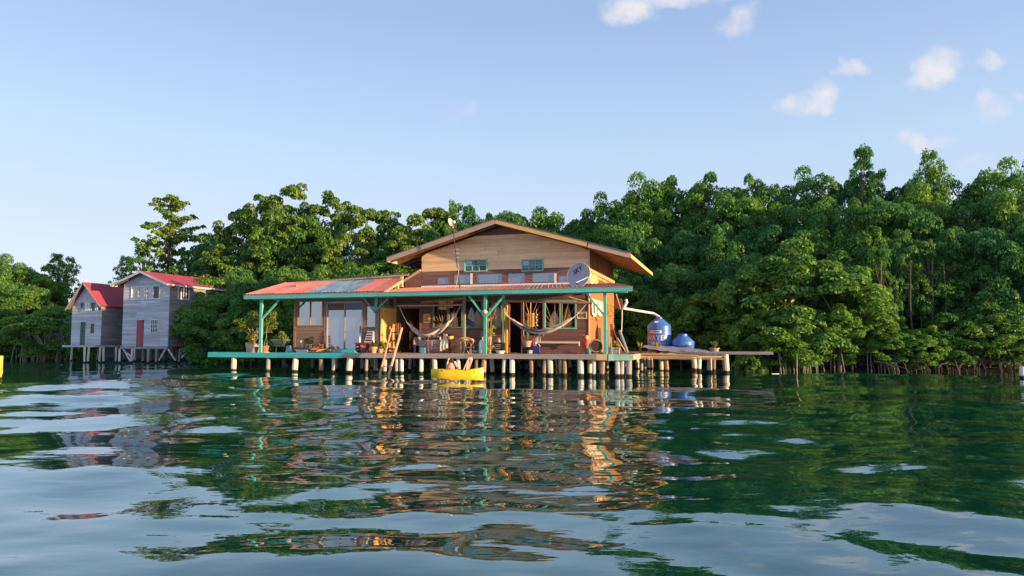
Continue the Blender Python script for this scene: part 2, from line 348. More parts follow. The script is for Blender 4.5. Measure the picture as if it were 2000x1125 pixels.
# ------------------------------------------------------------------ ground and water
H_O = on_ground(1152, 736)
HF = Frame((H_O.x, H_O.y), R(-17))                       # the timber house
G_O = on_ground(328, 710)
GF = Frame((G_O.x, G_O.y), R(-17))                       # the two grey houses
SHORE = [(-140, 95), (-60, 66), (-44, 60), (-34, 58), (-27, 57), (-15, 52), (0, 48), (10, 44.5), (13, 38.5), (17, 36.8), (22, 36.2), (27, 35.0), (34, 33.0), (48, 31), (75, 33), (150, 40)]
def shore_y(x):
    return float(np.interp(x, [p[0] for p in SHORE], [p[1] for p in SHORE]))
def land_z(x, y):
    d = y - shore_y(x)
    return -.6 if d < -1 else (-.6 + .75 * min(1, (d + 1) / 1.6) if d < .6 else .15 + .05 * (d - .6) if d < 6 else .42 + .26 * (d - 6) if d < 26 else 5.6)
def build_land():
    xs = np.concatenate([np.linspace(-140, -50, 10), np.linspace(-45, 50, 80), np.linspace(55, 150, 10)])
    ds = [-1.2, -.9, -.5, -.1, .3, .7, 1.2, 2, 3.5, 6, 10, 16, 26, 42, 90, 300]
    nr = np.random.RandomState(3); v = []; f = []
    for x in xs:
        for d in ds:
            y = shore_y(x) + d; j = nr.uniform(-.12, .12) if -.6 < d < 20 else 0
            v.append((x + j, y + j, land_z(x, y) + nr.uniform(-.06, .06)))
    n = len(ds)
    for i in range(len(xs) - 1):
        for j in range(n - 1): f.append((i * n + j, (i + 1) * n + j, (i + 1) * n + j + 1, i * n + j + 1))
    mb = MB(); mb.v = v; mb.f = f; o = mb.build('ground', M['soil'], smooth=True); tag(o, kind='structure')
build_land()

def water_mat():
    m = bpy.data.materials.new('water'); m.use_nodes = True; nt = m.node_tree; N = nt.nodes.new; L = nt.links.new
    b = nt.nodes['Principled BSDF']; nt.nodes.remove(b); body = N('ShaderNodeBsdfDiffuse'); body.inputs['Color'].default_value = (.004, .060, .030, 1)
    gl = N('ShaderNodeBsdfGlossy'); gl.inputs['Roughness'].default_value = .012; gl.inputs['Color'].default_value = (.87, .95, 1, 1)
    fr = N('ShaderNodeFresnel'); fr.inputs['IOR'].default_value = 1.34; pw = N('ShaderNodeMath'); pw.operation = 'POWER'; pw.inputs[1].default_value = .62; L(fr.outputs[0], pw.inputs[0])
    mxs = N('ShaderNodeMixShader'); L(pw.outputs[0], mxs.inputs[0]); L(body.outputs[0], mxs.inputs[1]); L(gl.outputs[0], mxs.inputs[2]); L(mxs.outputs[0], nt.nodes['Material Output'].inputs[0])
    tc = N('ShaderNodeTexCoord'); mp = N('ShaderNodeMapping'); mp.inputs['Scale'].default_value = (1.0, 2.1, 1); L(tc.outputs['Object'], mp.inputs[0])
    n1 = N('ShaderNodeTexNoise'); n1.inputs['Scale'].default_value = 1.5; n1.inputs['Detail'].default_value = 1.6; n1.inputs['Roughness'].default_value = .35; n1.inputs['Distortion'].default_value = .35
    L(mp.outputs[0], n1.inputs['Vector'])
    n3 = N('ShaderNodeTexNoise'); n3.inputs['Scale'].default_value = .12; n3.inputs['Detail'].default_value = 2; L(tc.outputs['Object'], n3.inputs['Vector'])
    mr = N('ShaderNodeMapRange'); mr.inputs[1].default_value = .35; mr.inputs[2].default_value = .65; mr.inputs[3].default_value = .35; mr.inputs[4].default_value = 1.0; L(n3.outputs['Fac'], mr.inputs[0])
    bp = N('ShaderNodeBump'); bp.inputs['Distance'].default_value = WATER_BUMP; L(mr.outputs[0], bp.inputs['Strength'])
    n2 = N('ShaderNodeTexNoise'); n2.inputs['Scale'].default_value = 5.5; n2.inputs['Detail'].default_value = 2.5; n2.inputs['Roughness'].default_value = .45; L(mp.outputs[0], n2.inputs['Vector'])
    sm = N('ShaderNodeMath'); sm.operation = 'MULTIPLY_ADD'; L(n2.outputs['Fac'], sm.inputs[0]); sm.inputs[1].default_value = .16; L(n1.outputs['Fac'], sm.inputs[2]); L(sm.outputs[0], bp.inputs['Height'])
    [L(bp.outputs[0], q.inputs['Normal']) for q in (gl, fr)]; return m
WATER_BUMP = .011
def build_water():
    rs = [.6]
    while rs[-1] < 75: rs.append(rs[-1] * 1.0112 + .002)
    rs += [95, 130, 200, 400, 900, 2500]
    a0 = np.linspace(R(-47), R(47), 420); a1 = np.linspace(R(47), R(313), 60)[1:-1]
    ang = np.concatenate([a0, a1]); rs = np.array(rs)
    A, RR = np.meshgrid(ang, rs); X = RR * np.sin(A); Y = RR * np.cos(A); Z = np.zeros_like(X)
    nr = np.random.RandomState(21)
    for k in range(40):
        lam = 1.0 * (9.0 ** (nr.rand() ** .9)); th = R(90) + nr.normal() * R(34); kk = 2 * math.pi / lam
        slope = .0105 if lam > 2.4 else .0128; amp = slope / kk
        step = RR * .0112 + .002; lateral = RR * (R(94) / 420)
        fade = np.clip((lam / np.maximum(step, lateral) - 3.0) / 4.0, 0, 1)
        Z += amp * fade * np.sin(kk * (X * math.cos(th) + Y * math.sin(th)) + nr.rand() * 6.28)
    for k in range(16):
        lam = nr.uniform(.38, .95); th = R(90) + nr.normal() * R(42); kk = 2 * math.pi / lam
        fade = np.clip((lam / np.maximum(RR * .0112 + .002, RR * (R(94) / 420)) - 3.0) / 3.0, 0, 1)
        Z += .0075 / kk * fade * np.sin(kk * (X * math.cos(th) + Y * math.sin(th)) + nr.rand() * 6.28)
    # the swell swings round to run across the picture's two lower corners, as a boat's fading wake does
    for s_, lam, th, sl in ((-1, 1.55, 62, .013), (-1, .95, 66, .008), (1, 1.9, 118, .013), (1, 1.2, 112, .007)):
        kk = 2 * math.pi / lam; w = np.clip(.35 + s_ * X / np.maximum(Y, .5) * 1.1, 0, 1) * np.clip((26 - RR) / 12, 0, 1)
        Z += sl / kk * w * np.sin(kk * (X * math.cos(R(th)) + Y * math.sin(R(th))))
    patch = .55 + .45 * np.sin(X * .21 + 1.1) * np.sin(Y * .17 + .4) + .25 * np.sin(X * .09 - Y * .12)
    Z *= np.clip(patch + .45, .35, 1.25)
    Z += -.042 * (Y - 7.4) * np.exp(-((X - 2.2) / 4.6) ** 2 - ((Y - 7.4) / 3.0) ** 2)      # one broad swell passing close by
    Z *= np.clip((70 - RR) / 15, 0, 1) * np.clip(.62 + RR / 26, 0, 1)
    front = (A <= R(47)) | (A >= R(313))
    Z = np.where(front, Z, 0)
    edge = np.clip((R(47) - np.abs(np.where(A > math.pi, A - 2 * math.pi, A))) / R(2), 0, 1); Z *= edge
    nrw, nc = X.shape
    co = np.stack([X, Y, Z], -1).reshape(-1, 3)
    idx = np.arange(nrw * nc).reshape(nrw, nc); nx = np.roll(idx, -1, axis=1)
    q = np.stack([idx[:-1], nx[:-1], nx[1:], idx[1:]], -1).reshape(-1, 4)
    me = np_mesh('water', co, q, True)
    me.materials.append(water_mat())
    o = link('water', me); tag(o, kind='structure')
def np_mesh(name, co, quads, smooth=False):
    me = bpy.data.meshes.new(name); me.vertices.add(len(co)); me.vertices.foreach_set('co', np.asarray(co, np.float32).ravel())
    nq = len(quads); me.loops.add(nq * 4); me.loops.foreach_set('vertex_index', np.asarray(quads, np.int32).ravel())
    me.polygons.add(nq); me.polygons.foreach_set('loop_start', np.arange(0, nq * 4, 4, dtype=np.int32))
    me.update(calc_edges=True)
    if smooth: me.polygons.foreach_set('use_smooth', np.ones(nq, bool))
    return me
build_water()

# ------------------------------------------------------------------ trees
def leaves(nr, centers, radii, per, L, W, squash=.75, up=.35, open_=.0):
    """Leaf quads spread over the outside of many small clumps."""
    C = np.repeat(np.asarray(centers), per, axis=0); Rr = np.repeat(np.asarray(radii), per)
    n = len(C); d = nr.normal(size=(n, 3)); d /= np.linalg.norm(d, axis=1)[:, None]
    d[:, 2] = np.where(d[:, 2] < -.35, -d[:, 2], d[:, 2])
    rad = Rr * nr.uniform(.62 - open_, 1.12, n) ** .6
    P = C + d * rad[:, None] * np.array([1, 1, squash])
    nn = d + nr.normal(size=(n, 3)) * .55 + np.array([0, 0, up]); nn /= np.linalg.norm(nn, axis=1)[:, None]
    t = np.cross(nn, nr.normal(size=(n, 3))); t /= np.linalg.norm(t, axis=1)[:, None]; b = np.cross(nn, t)
    s = nr.uniform(.65, 1.35, n)[:, None]
    co = np.stack([P - t * L * s * .5, P + b * W * s * .5 + nn * W * .12, P + t * L * s * .5, P - b * W * s * .5 + nn * W * .12], 1).reshape(-1, 3)
    return co, np.arange(n * 4).reshape(n, 4)
def crown(name, seed, clumps, per, L, W, mat, **kw):
    nr = np.random.RandomState(seed)
    co, q = leaves(nr, [c[0] for c in clumps], [c[1] for c in clumps], per, L, W, **kw)
    me = np_mesh(name, co, q); me.materials.append(mat); return me
def dense_clumps(nr, n, cz, rx, rz, r0, r1, fill=.35, zmin=0.0):
    out = []
    lobes = [(nr.normal(size=3), nr.uniform(.72, 1.04)) for _ in range(9)]
    while len(out) < n:
        d = nr.normal(size=3); d /= np.linalg.norm(d); rr = nr.uniform(fill, 1.0) ** .5 * .97
        g = 1.0
        for ld, lw in lobes:
            c_ = float(np.dot(d, ld / np.linalg.norm(ld)))
            if c_ > .75: g = lw
        p = np.array([d[0] * rx * rr * g, d[1] * rx * rr * g, cz + d[2] * rz * rr * g])
        if p[2] < zmin: continue
        out.append((p, nr.uniform(r0, r1)))
    return out
def limbs_mesh(name, seed, clumps, h0, r0, nl, mat, lean=.06, stems=1, spread=.06):
    nr = np.random.RandomState(seed); mb = MB()
    for s in range(stems):
        bx, by = (0, 0) if stems == 1 else (nr.uniform(-spread, spread), nr.uniform(-spread, spread))
        top = np.array([bx + nr.uniform(-lean, lean), by + nr.uniform(-lean, lean), h0])
        mid = np.array([bx + nr.uniform(-lean, lean) * .6, by + nr.uniform(-lean, lean) * .6, h0 * .5])
        mb.tube([(bx, by, -.03), tuple(mid), tuple(top)], [r0 * 1.25, r0 * .85, r0 * .6], 7)
        for k in range(nl // stems):
            c = clumps[nr.randint(len(clumps))][0]
            m2 = (top + c) / 2 + nr.normal(size=3) * .02
            st = top * nr.uniform(.75, 1) + np.array([bx, by, 0]) * 0
            mb.tube([tuple(st), tuple(m2), tuple(c)], [r0 * .45, r0 * .28, r0 * .1], 5)
    return mb.mesh(name, mat, True)
KINDS = {}
def make_kinds():
    for k in range(4):
        nr = np.random.RandomState(100 + k); cl = dense_clumps(nr, 105, .555, .435, .38, .055, .105, zmin=.1)
        KINDS['broad%d' % k] = (crown('crown', 200 + k, cl, 300, .0235, .0125, M['leaf_mangrove'] if k % 2 else M['leaf_dark']), limbs_mesh('trunk', 300 + k, cl, .42, .018, 10, M['bark']))
    for k in range(3):
        nr = np.random.RandomState(120 + k); cl = dense_clumps(nr, 85, .50, .42, .47, .06, .11, zmin=.06)
        KINDS['bush%d' % k] = (crown('crown', 220 + k, cl, 280, .030, .0165, M['leaf_mangrove']), limbs_mesh('trunk', 320 + k, cl, .3, .012, 12, M['bark'], stems=4, spread=.16))
    for k in range(3):                             # light, open crowns on slim stems
        nr = np.random.RandomState(140 + k); cl = []
        for j in range(90):
            z = nr.uniform(.36, .975); w = .27 * (1.0 - ((z - .36) / .64) ** 2.2) ** .6 * (.75 + .25 * math.sin(z * 31 + k)) + .02; a = nr.uniform(0, 6.28); q = nr.uniform(.05, 1) ** .5
            cl.append((np.array([math.cos(a) * w * q, math.sin(a) * w * q, z]), nr.uniform(.032, .062)))
        KINDS['open%d' % k] = (crown('crown', 240 + k, cl, 75, .020, .0115, M['leaf_mangrove'] if k != 1 else M['leaf_dark'], open_=.2), limbs_mesh('trunk', 340 + k, cl, .72, .011, 22, M['bark']))
    for k in range(3):                             # rounded crowns built up of flattish boughs
        nr = np.random.RandomState(160 + k); cl = dense_clumps(nr, 45, .62, .30, .30, .06, .10)
        for t in range(34):
            z = .30 + .66 * (t / 33) + nr.uniform(-.03, .03); w = .43 * max(.1, 1 - abs((z - .55) / .47) ** 2.4) ** .5
            a = nr.uniform(0, 6.28); q0 = nr.uniform(.35, .9); cx, cy = math.cos(a) * w * q0, math.sin(a) * w * q0; pr = nr.uniform(.07, .13)
            for j in range(5):
                a2 = nr.uniform(0, 6.28); q = nr.uniform(0, 1) ** .5 * pr
                cl.append((np.array([cx + math.cos(a2) * q, cy + math.sin(a2) * q, z + nr.uniform(-.02, .02) - q * .2]), nr.uniform(.035, .06)))
        KINDS['tier%d' % k] = (crown('crown', 260 + k, cl, 125, .024, .0135, M['leaf_left'], squash=.62, up=.6), limbs_mesh('trunk', 360 + k, cl, .6, .016, 20, M['bark']))
    nr = np.random.RandomState(180); cl = []        # the tall thin tree: separate leafy boughs, sky between
    for t in range(36):
        z = .40 + .56 * (t / 35) + nr.uniform(-.02, .02); w = .34 * (1.0 - ((z - .38) / .64) ** 1.6) + .05; a = t * 2.4 + nr.uniform(-.5, .5); rise = nr.uniform(.02, .09)
        for j in range(8):
            q = (j + .5) / 8 * w * nr.uniform(.85, 1.1); sp_ = .035
            cl.append((np.array([math.cos(a) * q + nr.uniform(-sp_, sp_), math.sin(a) * q + nr.uniform(-sp_, sp_), min(.975, z + rise * q / w)]), nr.uniform(.018, .038)))
    KINDS['tall0'] = (crown('crown', 280, cl, 62, .022, .011, M['leaf_left'], squash=.5, up=.6, open_=.2), limbs_mesh('trunk', 380, cl, .8, .009, 34, M['bark']))
make_kinds()
NAMES = {'broad': 'mangrove_tree', 'bush': 'mangrove_bush', 'open': 'slender_tree', 'tier': 'forest_tree', 'tall': 'tall_tree'}
def plant(kind, x, y, h, w, label, group=None, rz=None, base=None, lean=(0, 0)):
    nm = NAMES[kind.rstrip('0123456789')]
    z = (land_z(x, y) - .12) if base is None else base
    t = thing(nm, label, 'tree' if 'tree' in nm else 'bush', (x, y, z), rnd.uniform(0, 6.28) if rz is None else rz, group=group)
    t.scale = (w, w, h); t.rotation_euler.x, t.rotation_euler.y = lean
    link('crown', KINDS[kind][0], t); link('trunk', KINDS[kind][1], t)
    return t
SKYL = [(-200, 505), (0, 498), (40, 497), (70, 515), (110, 500), (150, 508), (165, 548), (200, 552), (225, 535), (245, 508), (268, 530), (290, 470), (400, 440), (440, 440), (470, 405), (520, 380), (560, 374), (600, 376), (640, 386),
        (670, 405), (720, 412), (760, 420), (800, 420), (850, 398), (900, 392), (960, 390), (1020, 392), (1065, 410), (1110, 402), (1150, 382), (1200, 376), (1235, 360), (1250, 338), (1300, 330), (1360, 325), (1420, 314), (1470, 314),
        (1520, 326), (1580, 322), (1640, 328), (1690, 318), (1730, 330), (1790, 325), (1840, 330), (1870, 345), (1905, 308), (1950, 298), (2300, 305)]
def sky_top(px): return float(np.interp(px, [p[0] for p in SKYL], [p[1] for p in SKYL]))
ORD = 'first second third fourth fifth sixth seventh eighth ninth tenth eleventh twelfth thirteenth fourteenth fifteenth sixteenth'.split()
def row(x0, x1, step, dist, frac, kinds, wpx, label, group, jit=.06, dj=1.2, top=None):
    px = x0 + rnd.uniform(0, step * .3); n = -1
    while px < x1:
        Y = dist(px) + rnd.uniform(-dj, dj)
        yt = (667 - (667 - (top(px) if top else sky_top(px))) * (frac + rnd.uniform(-jit, jit)))
        P = at_dist(px, yt, Y); zb = land_z(P.x, Y) - .12
        h = max(1.5, P.z - zb) / .985; w = wpx * rnd.uniform(.82, 1.2) * Y / FOC / .82
        n += 1
        plant(rnd.choice(kinds), P.x, Y, h, w, '%s, %s from the left' % (label, ORD[n]) if n else label + ', leftmost of its row', group)
        px += step * rnd.uniform(.8, 1.2)
def dleft(px): return float(np.interp(px, [250, 450, 800, 1250, 1500, 2000, 2300], [64, 62, 58, 54, 50, 44, 42]))
B = ['broad0', 'broad1', 'broad2', 'broad3']; T = ['tier0', 'tier1', 'tier2']; S = ['bush0', 'bush1', 'bush2']; O = ['open0', 'open1', 'open2']
# wood on the left, behind and between the houses
row(455, 850, 62, lambda p: dleft(p), 1.0, T, 150, 'round crowned tree on the skyline left of the house', 'skyline trees left of the timber house', jit=.02)
row(385, 860, 72, lambda p: dleft(p) - 4, .80, T + B, 150, 'dark green tree in the middle wood left of the house', 'middle trees left of the timber house')
row(380, 860, 72, lambda p: dleft(p) - 8, .56, B, 140, 'leafy tree low in the wood behind the verandah roof', 'lower trees behind the verandah roof')
row(405, 600, 52, lambda p: 50.5, .50, B, 120, 'bushy tree between the grey house and the verandah', 'bushy trees between grey house and verandah', dj=.6)
row(405, 600, 44, lambda p: 47.6, .30, S, 110, 'low bush at the water behind the turquoise deck', 'bushes behind the turquoise deck', dj=.5)
# behind the house and on to the right
row(600, 1260, 66, lambda p: 49, .36, S, 130, 'dark mangrove bush at the shore behind the house', 'shore bushes behind the timber house', dj=.5)
row(850, 1250, 52, lambda p: dleft(p), 1.0, B, 125, 'tree with a thin top standing behind the house gable', 'trees behind the gable', jit=.03)
row(850, 1260, 66, lambda p: dleft(p) - 4, .86, B, 150, 'round green tree just above the gable roof of the house', 'trees just above the gable roof')
row(1130, 1300, 75, lambda p: 48, .62, B, 140, 'dark tree beside the right eave of the gable roof', 'trees beside the right eave')
row(1245, 2080, 74, lambda p: dleft(p), 1.0, B, 150, 'mangrove tree on the skyline right of the house', 'skyline mangroves right of the house', jit=.025)
row(1255, 2080, 78, lambda p: dleft(p) - 3, .84, B, 150, 'mangrove tree just below the skyline right of the house', 'second line of mangroves right of the house')
row(1235, 2080, 78, lambda p: dleft(p) - 5.5, .66, B, 145, 'mangrove tree half way up the right wood', 'middle mangroves right of the house')
row(1230, 1700, 70, lambda p: float(np.interp(p, [1230, 1420, 1700], [45.5, 43, 40])), .46, B, 130, 'mangrove tree in the lower wood behind the blue tanks', 'lower mangroves behind the tanks', dj=.7)
row(1225, 1500, 62, lambda p: float(np.interp(p, [1225, 1340, 1500], [45, 43, 39.5])), .27, S, 120, 'low mangrove bush at the shore behind the blue tanks', 'shore bushes behind the tanks', dj=.4)
row(1890, 2080, 60, lambda p: 38.8, .5, B, 130, 'leaning mangrove tree near the right edge of the water', 'mangroves at the right edge', dj=.5)
# single trees that can be told apart
def solo(kind, px, ytop, Y, wpx, label, lean=(0, 0)):
    P = at_dist(px, ytop, Y); zb = land_z(P.x, Y) - .12
    return plant(kind, P.x, Y, (P.z - zb) / .985, wpx * Y / FOC / .82, label, lean=lean)
solo('tall0', 338, 386, 62, 190, 'tall thin tree with open boughs rising behind the red roofed grey house')
solo('open2', 300, 470, 61, 120, 'dark slim tree leaning beside the tall thin tree', lean=(0, -.08))
solo('broad2', 415, 440, 60, 110, 'round dark tree between the tall thin tree and the wood')
solo('open0', 245, 503, 70, 90, 'small lone tree seen above the gap between the two red roofs')
solo('broad1', 205, 560, 72, 70, 'far low tree just above the small red roof')
solo('open1', 1686, 290, 46.5, 150, 'pale slender crown standing highest above the right wood')
solo('open0', 1818, 300, 45, 150, 'pointed slim crown between two dips of the right skyline')
solo('open2', 885, 394, 52, 70, 'thin yellow green tree right behind the antenna')
solo('bush1', 1585, 466, 38.6, 250, 'widest light green mangrove bush at the shore with pale roots below')
solo('bush0', 1470, 508, 39.6, 150, 'light green mangrove bush overlapping the left side of the widest one')
solo('bush2', 1690, 560, 38.9, 130, 'small mangrove bush leaning over the roots right of the widest one')
solo('bush2', 1545, 590, 37.8, 170, 'low mangrove bush hanging over the pale arching roots')
solo('bush1', 1958, 600, 36.6, 150, 'fresh green bush hanging low over the water near the white post')
for k, (px, yt) in enumerate(((495, 505), (560, 520))): solo('broad%d' % k, px, yt, 47.2, 110, ['round mangrove in the water just left of the first verandah post', 'round mangrove in the water behind the flat verandah roof end'][k])
# far left
for k, (px, yt, Y, wp, kd) in enumerate(((-60, 505, 70, 120, 'broad0'), (112, 497, 71, 90, 'open1'), (135, 505, 71, 90, 'open0'), (75, 512, 69, 110, 'broad3'))):
    solo(kd, px, yt, Y, wp, ['tree cut by the left edge of the view above the yellow post', 'airy tree left of the small grey house with sky through its top', 'airy tree touching the small red roof', 'dark round tree behind the leaning mangrove on the left'][k])
solo('broad1', 12, 492, 67, 110, 'yellow lit round tree at the far left')
solo('broad3', 40, 545, 63, 130, 'dark green tree under the yellow lit one at the far left')
solo('bush0', 100, 592, 57.5, 150, 'olive mangrove bush with hanging roots beside the small grey house')
solo('bush1', 20, 605, 59.5, 150, 'olive mangrove bush shading the blue boat at the far left')
solo('bush2', 165, 605, 55.6, 70, 'grey green bush in front of the small grey house')
row(-330, -40, 70, lambda p: 63, 1.0, B, 140, 'mangrove tree on the far left shore', 'far left shore trees')
for k, (px, yt, wp) in enumerate(((1716, 470, 120), (1762, 452, 130), (1806, 470, 120), (1850, 455, 130), (1893, 480, 120))):
    solo('open%d' % (k % 3), px, yt, 38.4 + .3 * (k % 2), wp, 'slim mangrove with a high crown over the dark gap, %s from the left' % ORD[k])
row(1690, 1920, 46, lambda p: 41.8, .34, S, 110, 'dark undergrowth bush deep in the mangrove gap', 'undergrowth in the mangrove gap', dj=.4, jit=.03)
row(1730, 1890, 30, lambda p: float(np.interp(p, [1730, 1900], [37.2, 36.2])), .085, S, 75, 'ankle high shrub on the dark bank under the bare saplings', 'shrubs under the bare saplings', dj=.3, jit=.02)
row(1470, 1735, 42, lambda p: 37.9, .19, S, 95, 'low bush at the water line among the pale roots', 'low bushes among the pale roots', dj=.3, jit=.03)
row(1870, 2040, 40, lambda p: 37.0, .24, S, 105, 'low bush drooping to the water at the right edge', 'low bushes at the right edge', dj=.3)
for k in range(6):                                     # the shore goes on past the right edge of the picture
    x = 33.5 + k * 5.0; y = shore_y(x) + 5 + rnd.uniform(-1, 1.5)
    plant(B[k % 4], x, y, rnd.uniform(6.5, 7.5), rnd.uniform(6.6, 7.8), 'mangrove on the shore beyond the right edge, %s from the left' % ORD[k], 'mangroves beyond the right edge')
# mangrove roots and bare stems
def roots(name, label, px0, px1, Y, n, seed, hmin, hmax, mat='root'):
    nr = np.random.RandomState(seed); c = at_dist((px0 + px1) / 2, 667, Y); a = at_dist(px0, 667, Y).x; b = at_dist(px1, 667, Y).x
    t = thing(name, label, 'roots', (c.x, Y, 0))
    for k in range(n):
        x = nr.uniform(a, b) - c.x; y = nr.uniform(-.5, 1.6); h = nr.uniform(hmin, hmax); sx = nr.uniform(-.9, .9)
        mb = MB(); mb.tube([(x, y - nr.uniform(0, .5), -.5), (x + sx * .12, y, h * .45), (x + sx * .45, y + .25, h * .85), (x + sx, y + .5, h)], [.026, .024, .022, .014], 5)
        mb.build('root', M[mat], t)
roots('mangrove_roots', 'pale arching prop roots under the widest mangrove bush', 1515, 1720, 37.3, 70, 5, .9, 2.6)
roots('mangrove_roots', 'dark hanging roots under the olive mangrove beside the small grey house', 20, 150, 56.6, 46, 6, 1.0, 2.6)
roots('mangrove_roots', 'low dark tangle of roots along the bank near the right edge', 1725, 2010, 35.9, 80, 7, .3, .9, 'bark')
stem = MB().tube([(0, 0, -.3), (.05, 0, 2.5), (-.04, .05, 5), (.1, 0, 8)], [.055, .05, .042, .03], 6).xf(Matrix.Diagonal((1, 1, .7, 1))).mesh('slender_trunk', M['bark'], True)
for k in range(16):
    px = 1722 + k * 11.5 + rnd.uniform(-4, 4); Y = 38.6 + rnd.uniform(-1, 2); P = at_dist(px, 700, Y)
    o = link('mangrove_sapling', stem); o.location = (P.x, Y, land_z(P.x, Y)); o.rotation_euler = (rnd.uniform(-.08, .08), rnd.uniform(-.1, .1), rnd.uniform(0, 6))
    tag(o, 'bare slender sapling in the mangrove gap, %s from the left' % ORD[k], 'sapling', 'bare trunks in the mangrove gap')
for k, (pa, pb, pc) in enumerate((((98, 700), (70, 655), (20, 640)), ((92, 706), (60, 662), (44, 648)))):
    mb = MB(); q = [at_dist(x, y, 57.2) for x, y in (pa, pb, pc)]; mb.tube(q, [.12, .16, .08] if k == 0 else [.06, .07, .04], 7)
    o = mb.build('leaning_tree', M['pale_bark'], smooth=True); tag(o, ['thick bare trunk leaning out of the olive mangrove on the left', 'thin bare trunk leaning below the thick one on the left'][k], 'tree')

# ------------------------------------------------------------------ building helpers
def wall_rows(s0, s1, z0, z1, h, openings=(), limits=None, nr=rnd):
    zs = [z0]
    while zs[-1] + h * 1.35 < z1: zs.append(zs[-1] + h)
    zs.append(z1)
    for o in openings:
        for z in (o[2], o[3]):
            if z0 + .02 < z < z1 - .02:
                zs = [q for q in zs if abs(q - z) > .05 or q in (z0, z1)]; zs.append(z)
    zs = sorted(set(zs)); out = []
    for za, zb in zip(zs[:-1], zs[1:]):
        zm = (za + zb) / 2; iv = [(s0, s1)]
        for o in openings:
            if o[2] < zm < o[3]:
                nv = []
                for a, b in iv:
                    if o[1] <= a or o[0] >= b: nv.append((a, b)); continue
                    if o[0] > a: nv.append((a, o[0]))
                    if o[1] < b: nv.append((o[1], b))
                iv = nv
        for a, b in iv:
            ab = [a, b, a, b]
            if limits:
                La, Ra = limits(za); Lb, Rb = limits(zb)
                ab = [max(a, La), min(b, Ra), max(a, Lb), min(b, Rb)]
                if ab[1] - ab[0] < .04: continue
                if ab[3] < ab[2]: ab[2] = ab[3] = (ab[2] + ab[3]) / 2
            if ab[1] - ab[0] > .012: out.append((za, zb, ab))
    return out
def strip(mb, W, ab, za, zb, o_in, o_bot, o_top):
    a0, b0, a1, b1 = ab
    mb.hexa([W(a0, o_bot, za), W(b0, o_bot, za), W(b0, o_in, za), W(a0, o_in, za), W(a1, o_top, zb), W(b1, o_top, zb), W(b1, o_in, zb), W(a1, o_in, zb)])
def plank_wall(root, W, s0, s1, z0, z1, h, mat, back, openings=(), limits=None, seg=(1.8, 3.4), name='wall', lap=.012, gap=.004):
    rows = wall_rows(s0, s1, z0, z1, h, openings, limits)
    mb = MB()
    for za, zb, ab in rows: strip(mb, W, ab, za, zb, -.06, 0, 0)
    wall = mb.build(name, back, root)
    for za, zb, ab in rows:
        cuts = [ab[0]]; x = ab[0] + rnd.uniform(.4, 1) * seg[1]
        while x < ab[1] - .5:
            if ab[2] < x < ab[3]: cuts.append(x)
            x += rnd.uniform(*seg)
        cuts.append(ab[1]); k = len(cuts) - 1
        for i in range(k):
            a0, b0 = cuts[i] + (gap if i else .001), cuts[i + 1] - (gap if i < k - 1 else .001)
            a1 = ab[2] if i == 0 else a0; b1 = ab[3] if i == k - 1 else b0
            if b1 < a1: continue
            q = rnd.uniform(0, .005); mb = MB()
            strip(mb, W, (a0, b0, a1, b1), za + gap / 2, zb - gap / 2, .002, .018 + lap + q, .016 + q)
            mt = mat(za, (a0 + b0) / 2) if callable(mat) else mat
            mb.build('plank', mt, wall)
    return wall
def wframe(mb, W, s0, s1, z0, z1, fw, o0, o1):
    for a, b, c, d in ((s0, s1, z0, z0 + fw), (s0, s1, z1 - fw, z1), (s0, s0 + fw, z0 + fw, z1 - fw), (s1 - fw, s1, z0 + fw, z1 - fw)):
        strip(mb, W, (a, b, a, b), c, d, o0, o1, o1)
def window(root, W, s0, s1, z0, z1, fmat, gmat, nx=1, ny=1, fw=.05, o1=.05, bar=.03, name='window', gmats=None, o0=-.03):
    mb = MB(); wframe(mb, W, s0, s1, z0, z1, fw, o0, o1); w = mb.build(name, fmat, root)
    a0, b0, c0, d0 = s0 + fw, s1 - fw, z0 + fw, z1 - fw
    for i in range(1, nx):
        x = a0 + (b0 - a0) * i / nx; mb = MB(); strip(mb, W, (x - bar / 2, x + bar / 2) * 2, c0, d0, o0 + .01, o1 - .012, o1 - .012); mb.build('glazing_bar', fmat, w)
    for j in range(1, ny):
        z = c0 + (d0 - c0) * j / ny
        for i in range(nx):
            xa = a0 + (b0 - a0) * i / nx + (bar / 2 if i else 0); xb = a0 + (b0 - a0) * (i + 1) / nx - (bar / 2 if i < nx - 1 else 0)
            mb = MB(); strip(mb, W, (xa, xb) * 2, z - bar / 2, z + bar / 2, o0 + .01, o1 - .016, o1 - .016); mb.build('glazing_bar', fmat, w)
    if gmat:
        for i in range(nx):
            for j in range(ny):
                xa, xb = a0 + (b0 - a0) * i / nx, a0 + (b0 - a0) * (i + 1) / nx; ca, cb = c0 + (d0 - c0) * j / ny, c0 + (d0 - c0) * (j + 1) / ny
                mb = MB(); t = rnd.uniform(-.004, .004); strip(mb, W, (xa, xb) * 2, ca, cb, o0 + .015, o0 + .026 + t, o0 + .026 - t)
                mb.build('pane', gmats[(i + j * nx) % len(gmats)] if gmats else gmat, w)
    return w
def sheet_mesh(P00, P10, P01, P11, nw, amp):
    """One corrugated sheet: waves run from the P00-P10 edge up to the P01-P11 edge."""
    P00, P10, P01, P11 = map(Vector, (P00, P10, P01, P11)); mb = MB(); n = nw * 2
    nrm = (P10 - P00).cross(P01 - P00).normalized()
    if nrm.z < 0: nrm = -nrm
    for t in (0, 1):
        for k in range(n + 1):
            s = k / n; a = (P00.lerp(P10, s)).lerp(P01.lerp(P11, s), t); mb.v.append(tuple(a + nrm * (amp if k % 2 else -amp)))
    for k in range(n): mb.f.append((k, k + 1, n + 2 + k, n + 1 + k))
    return mb
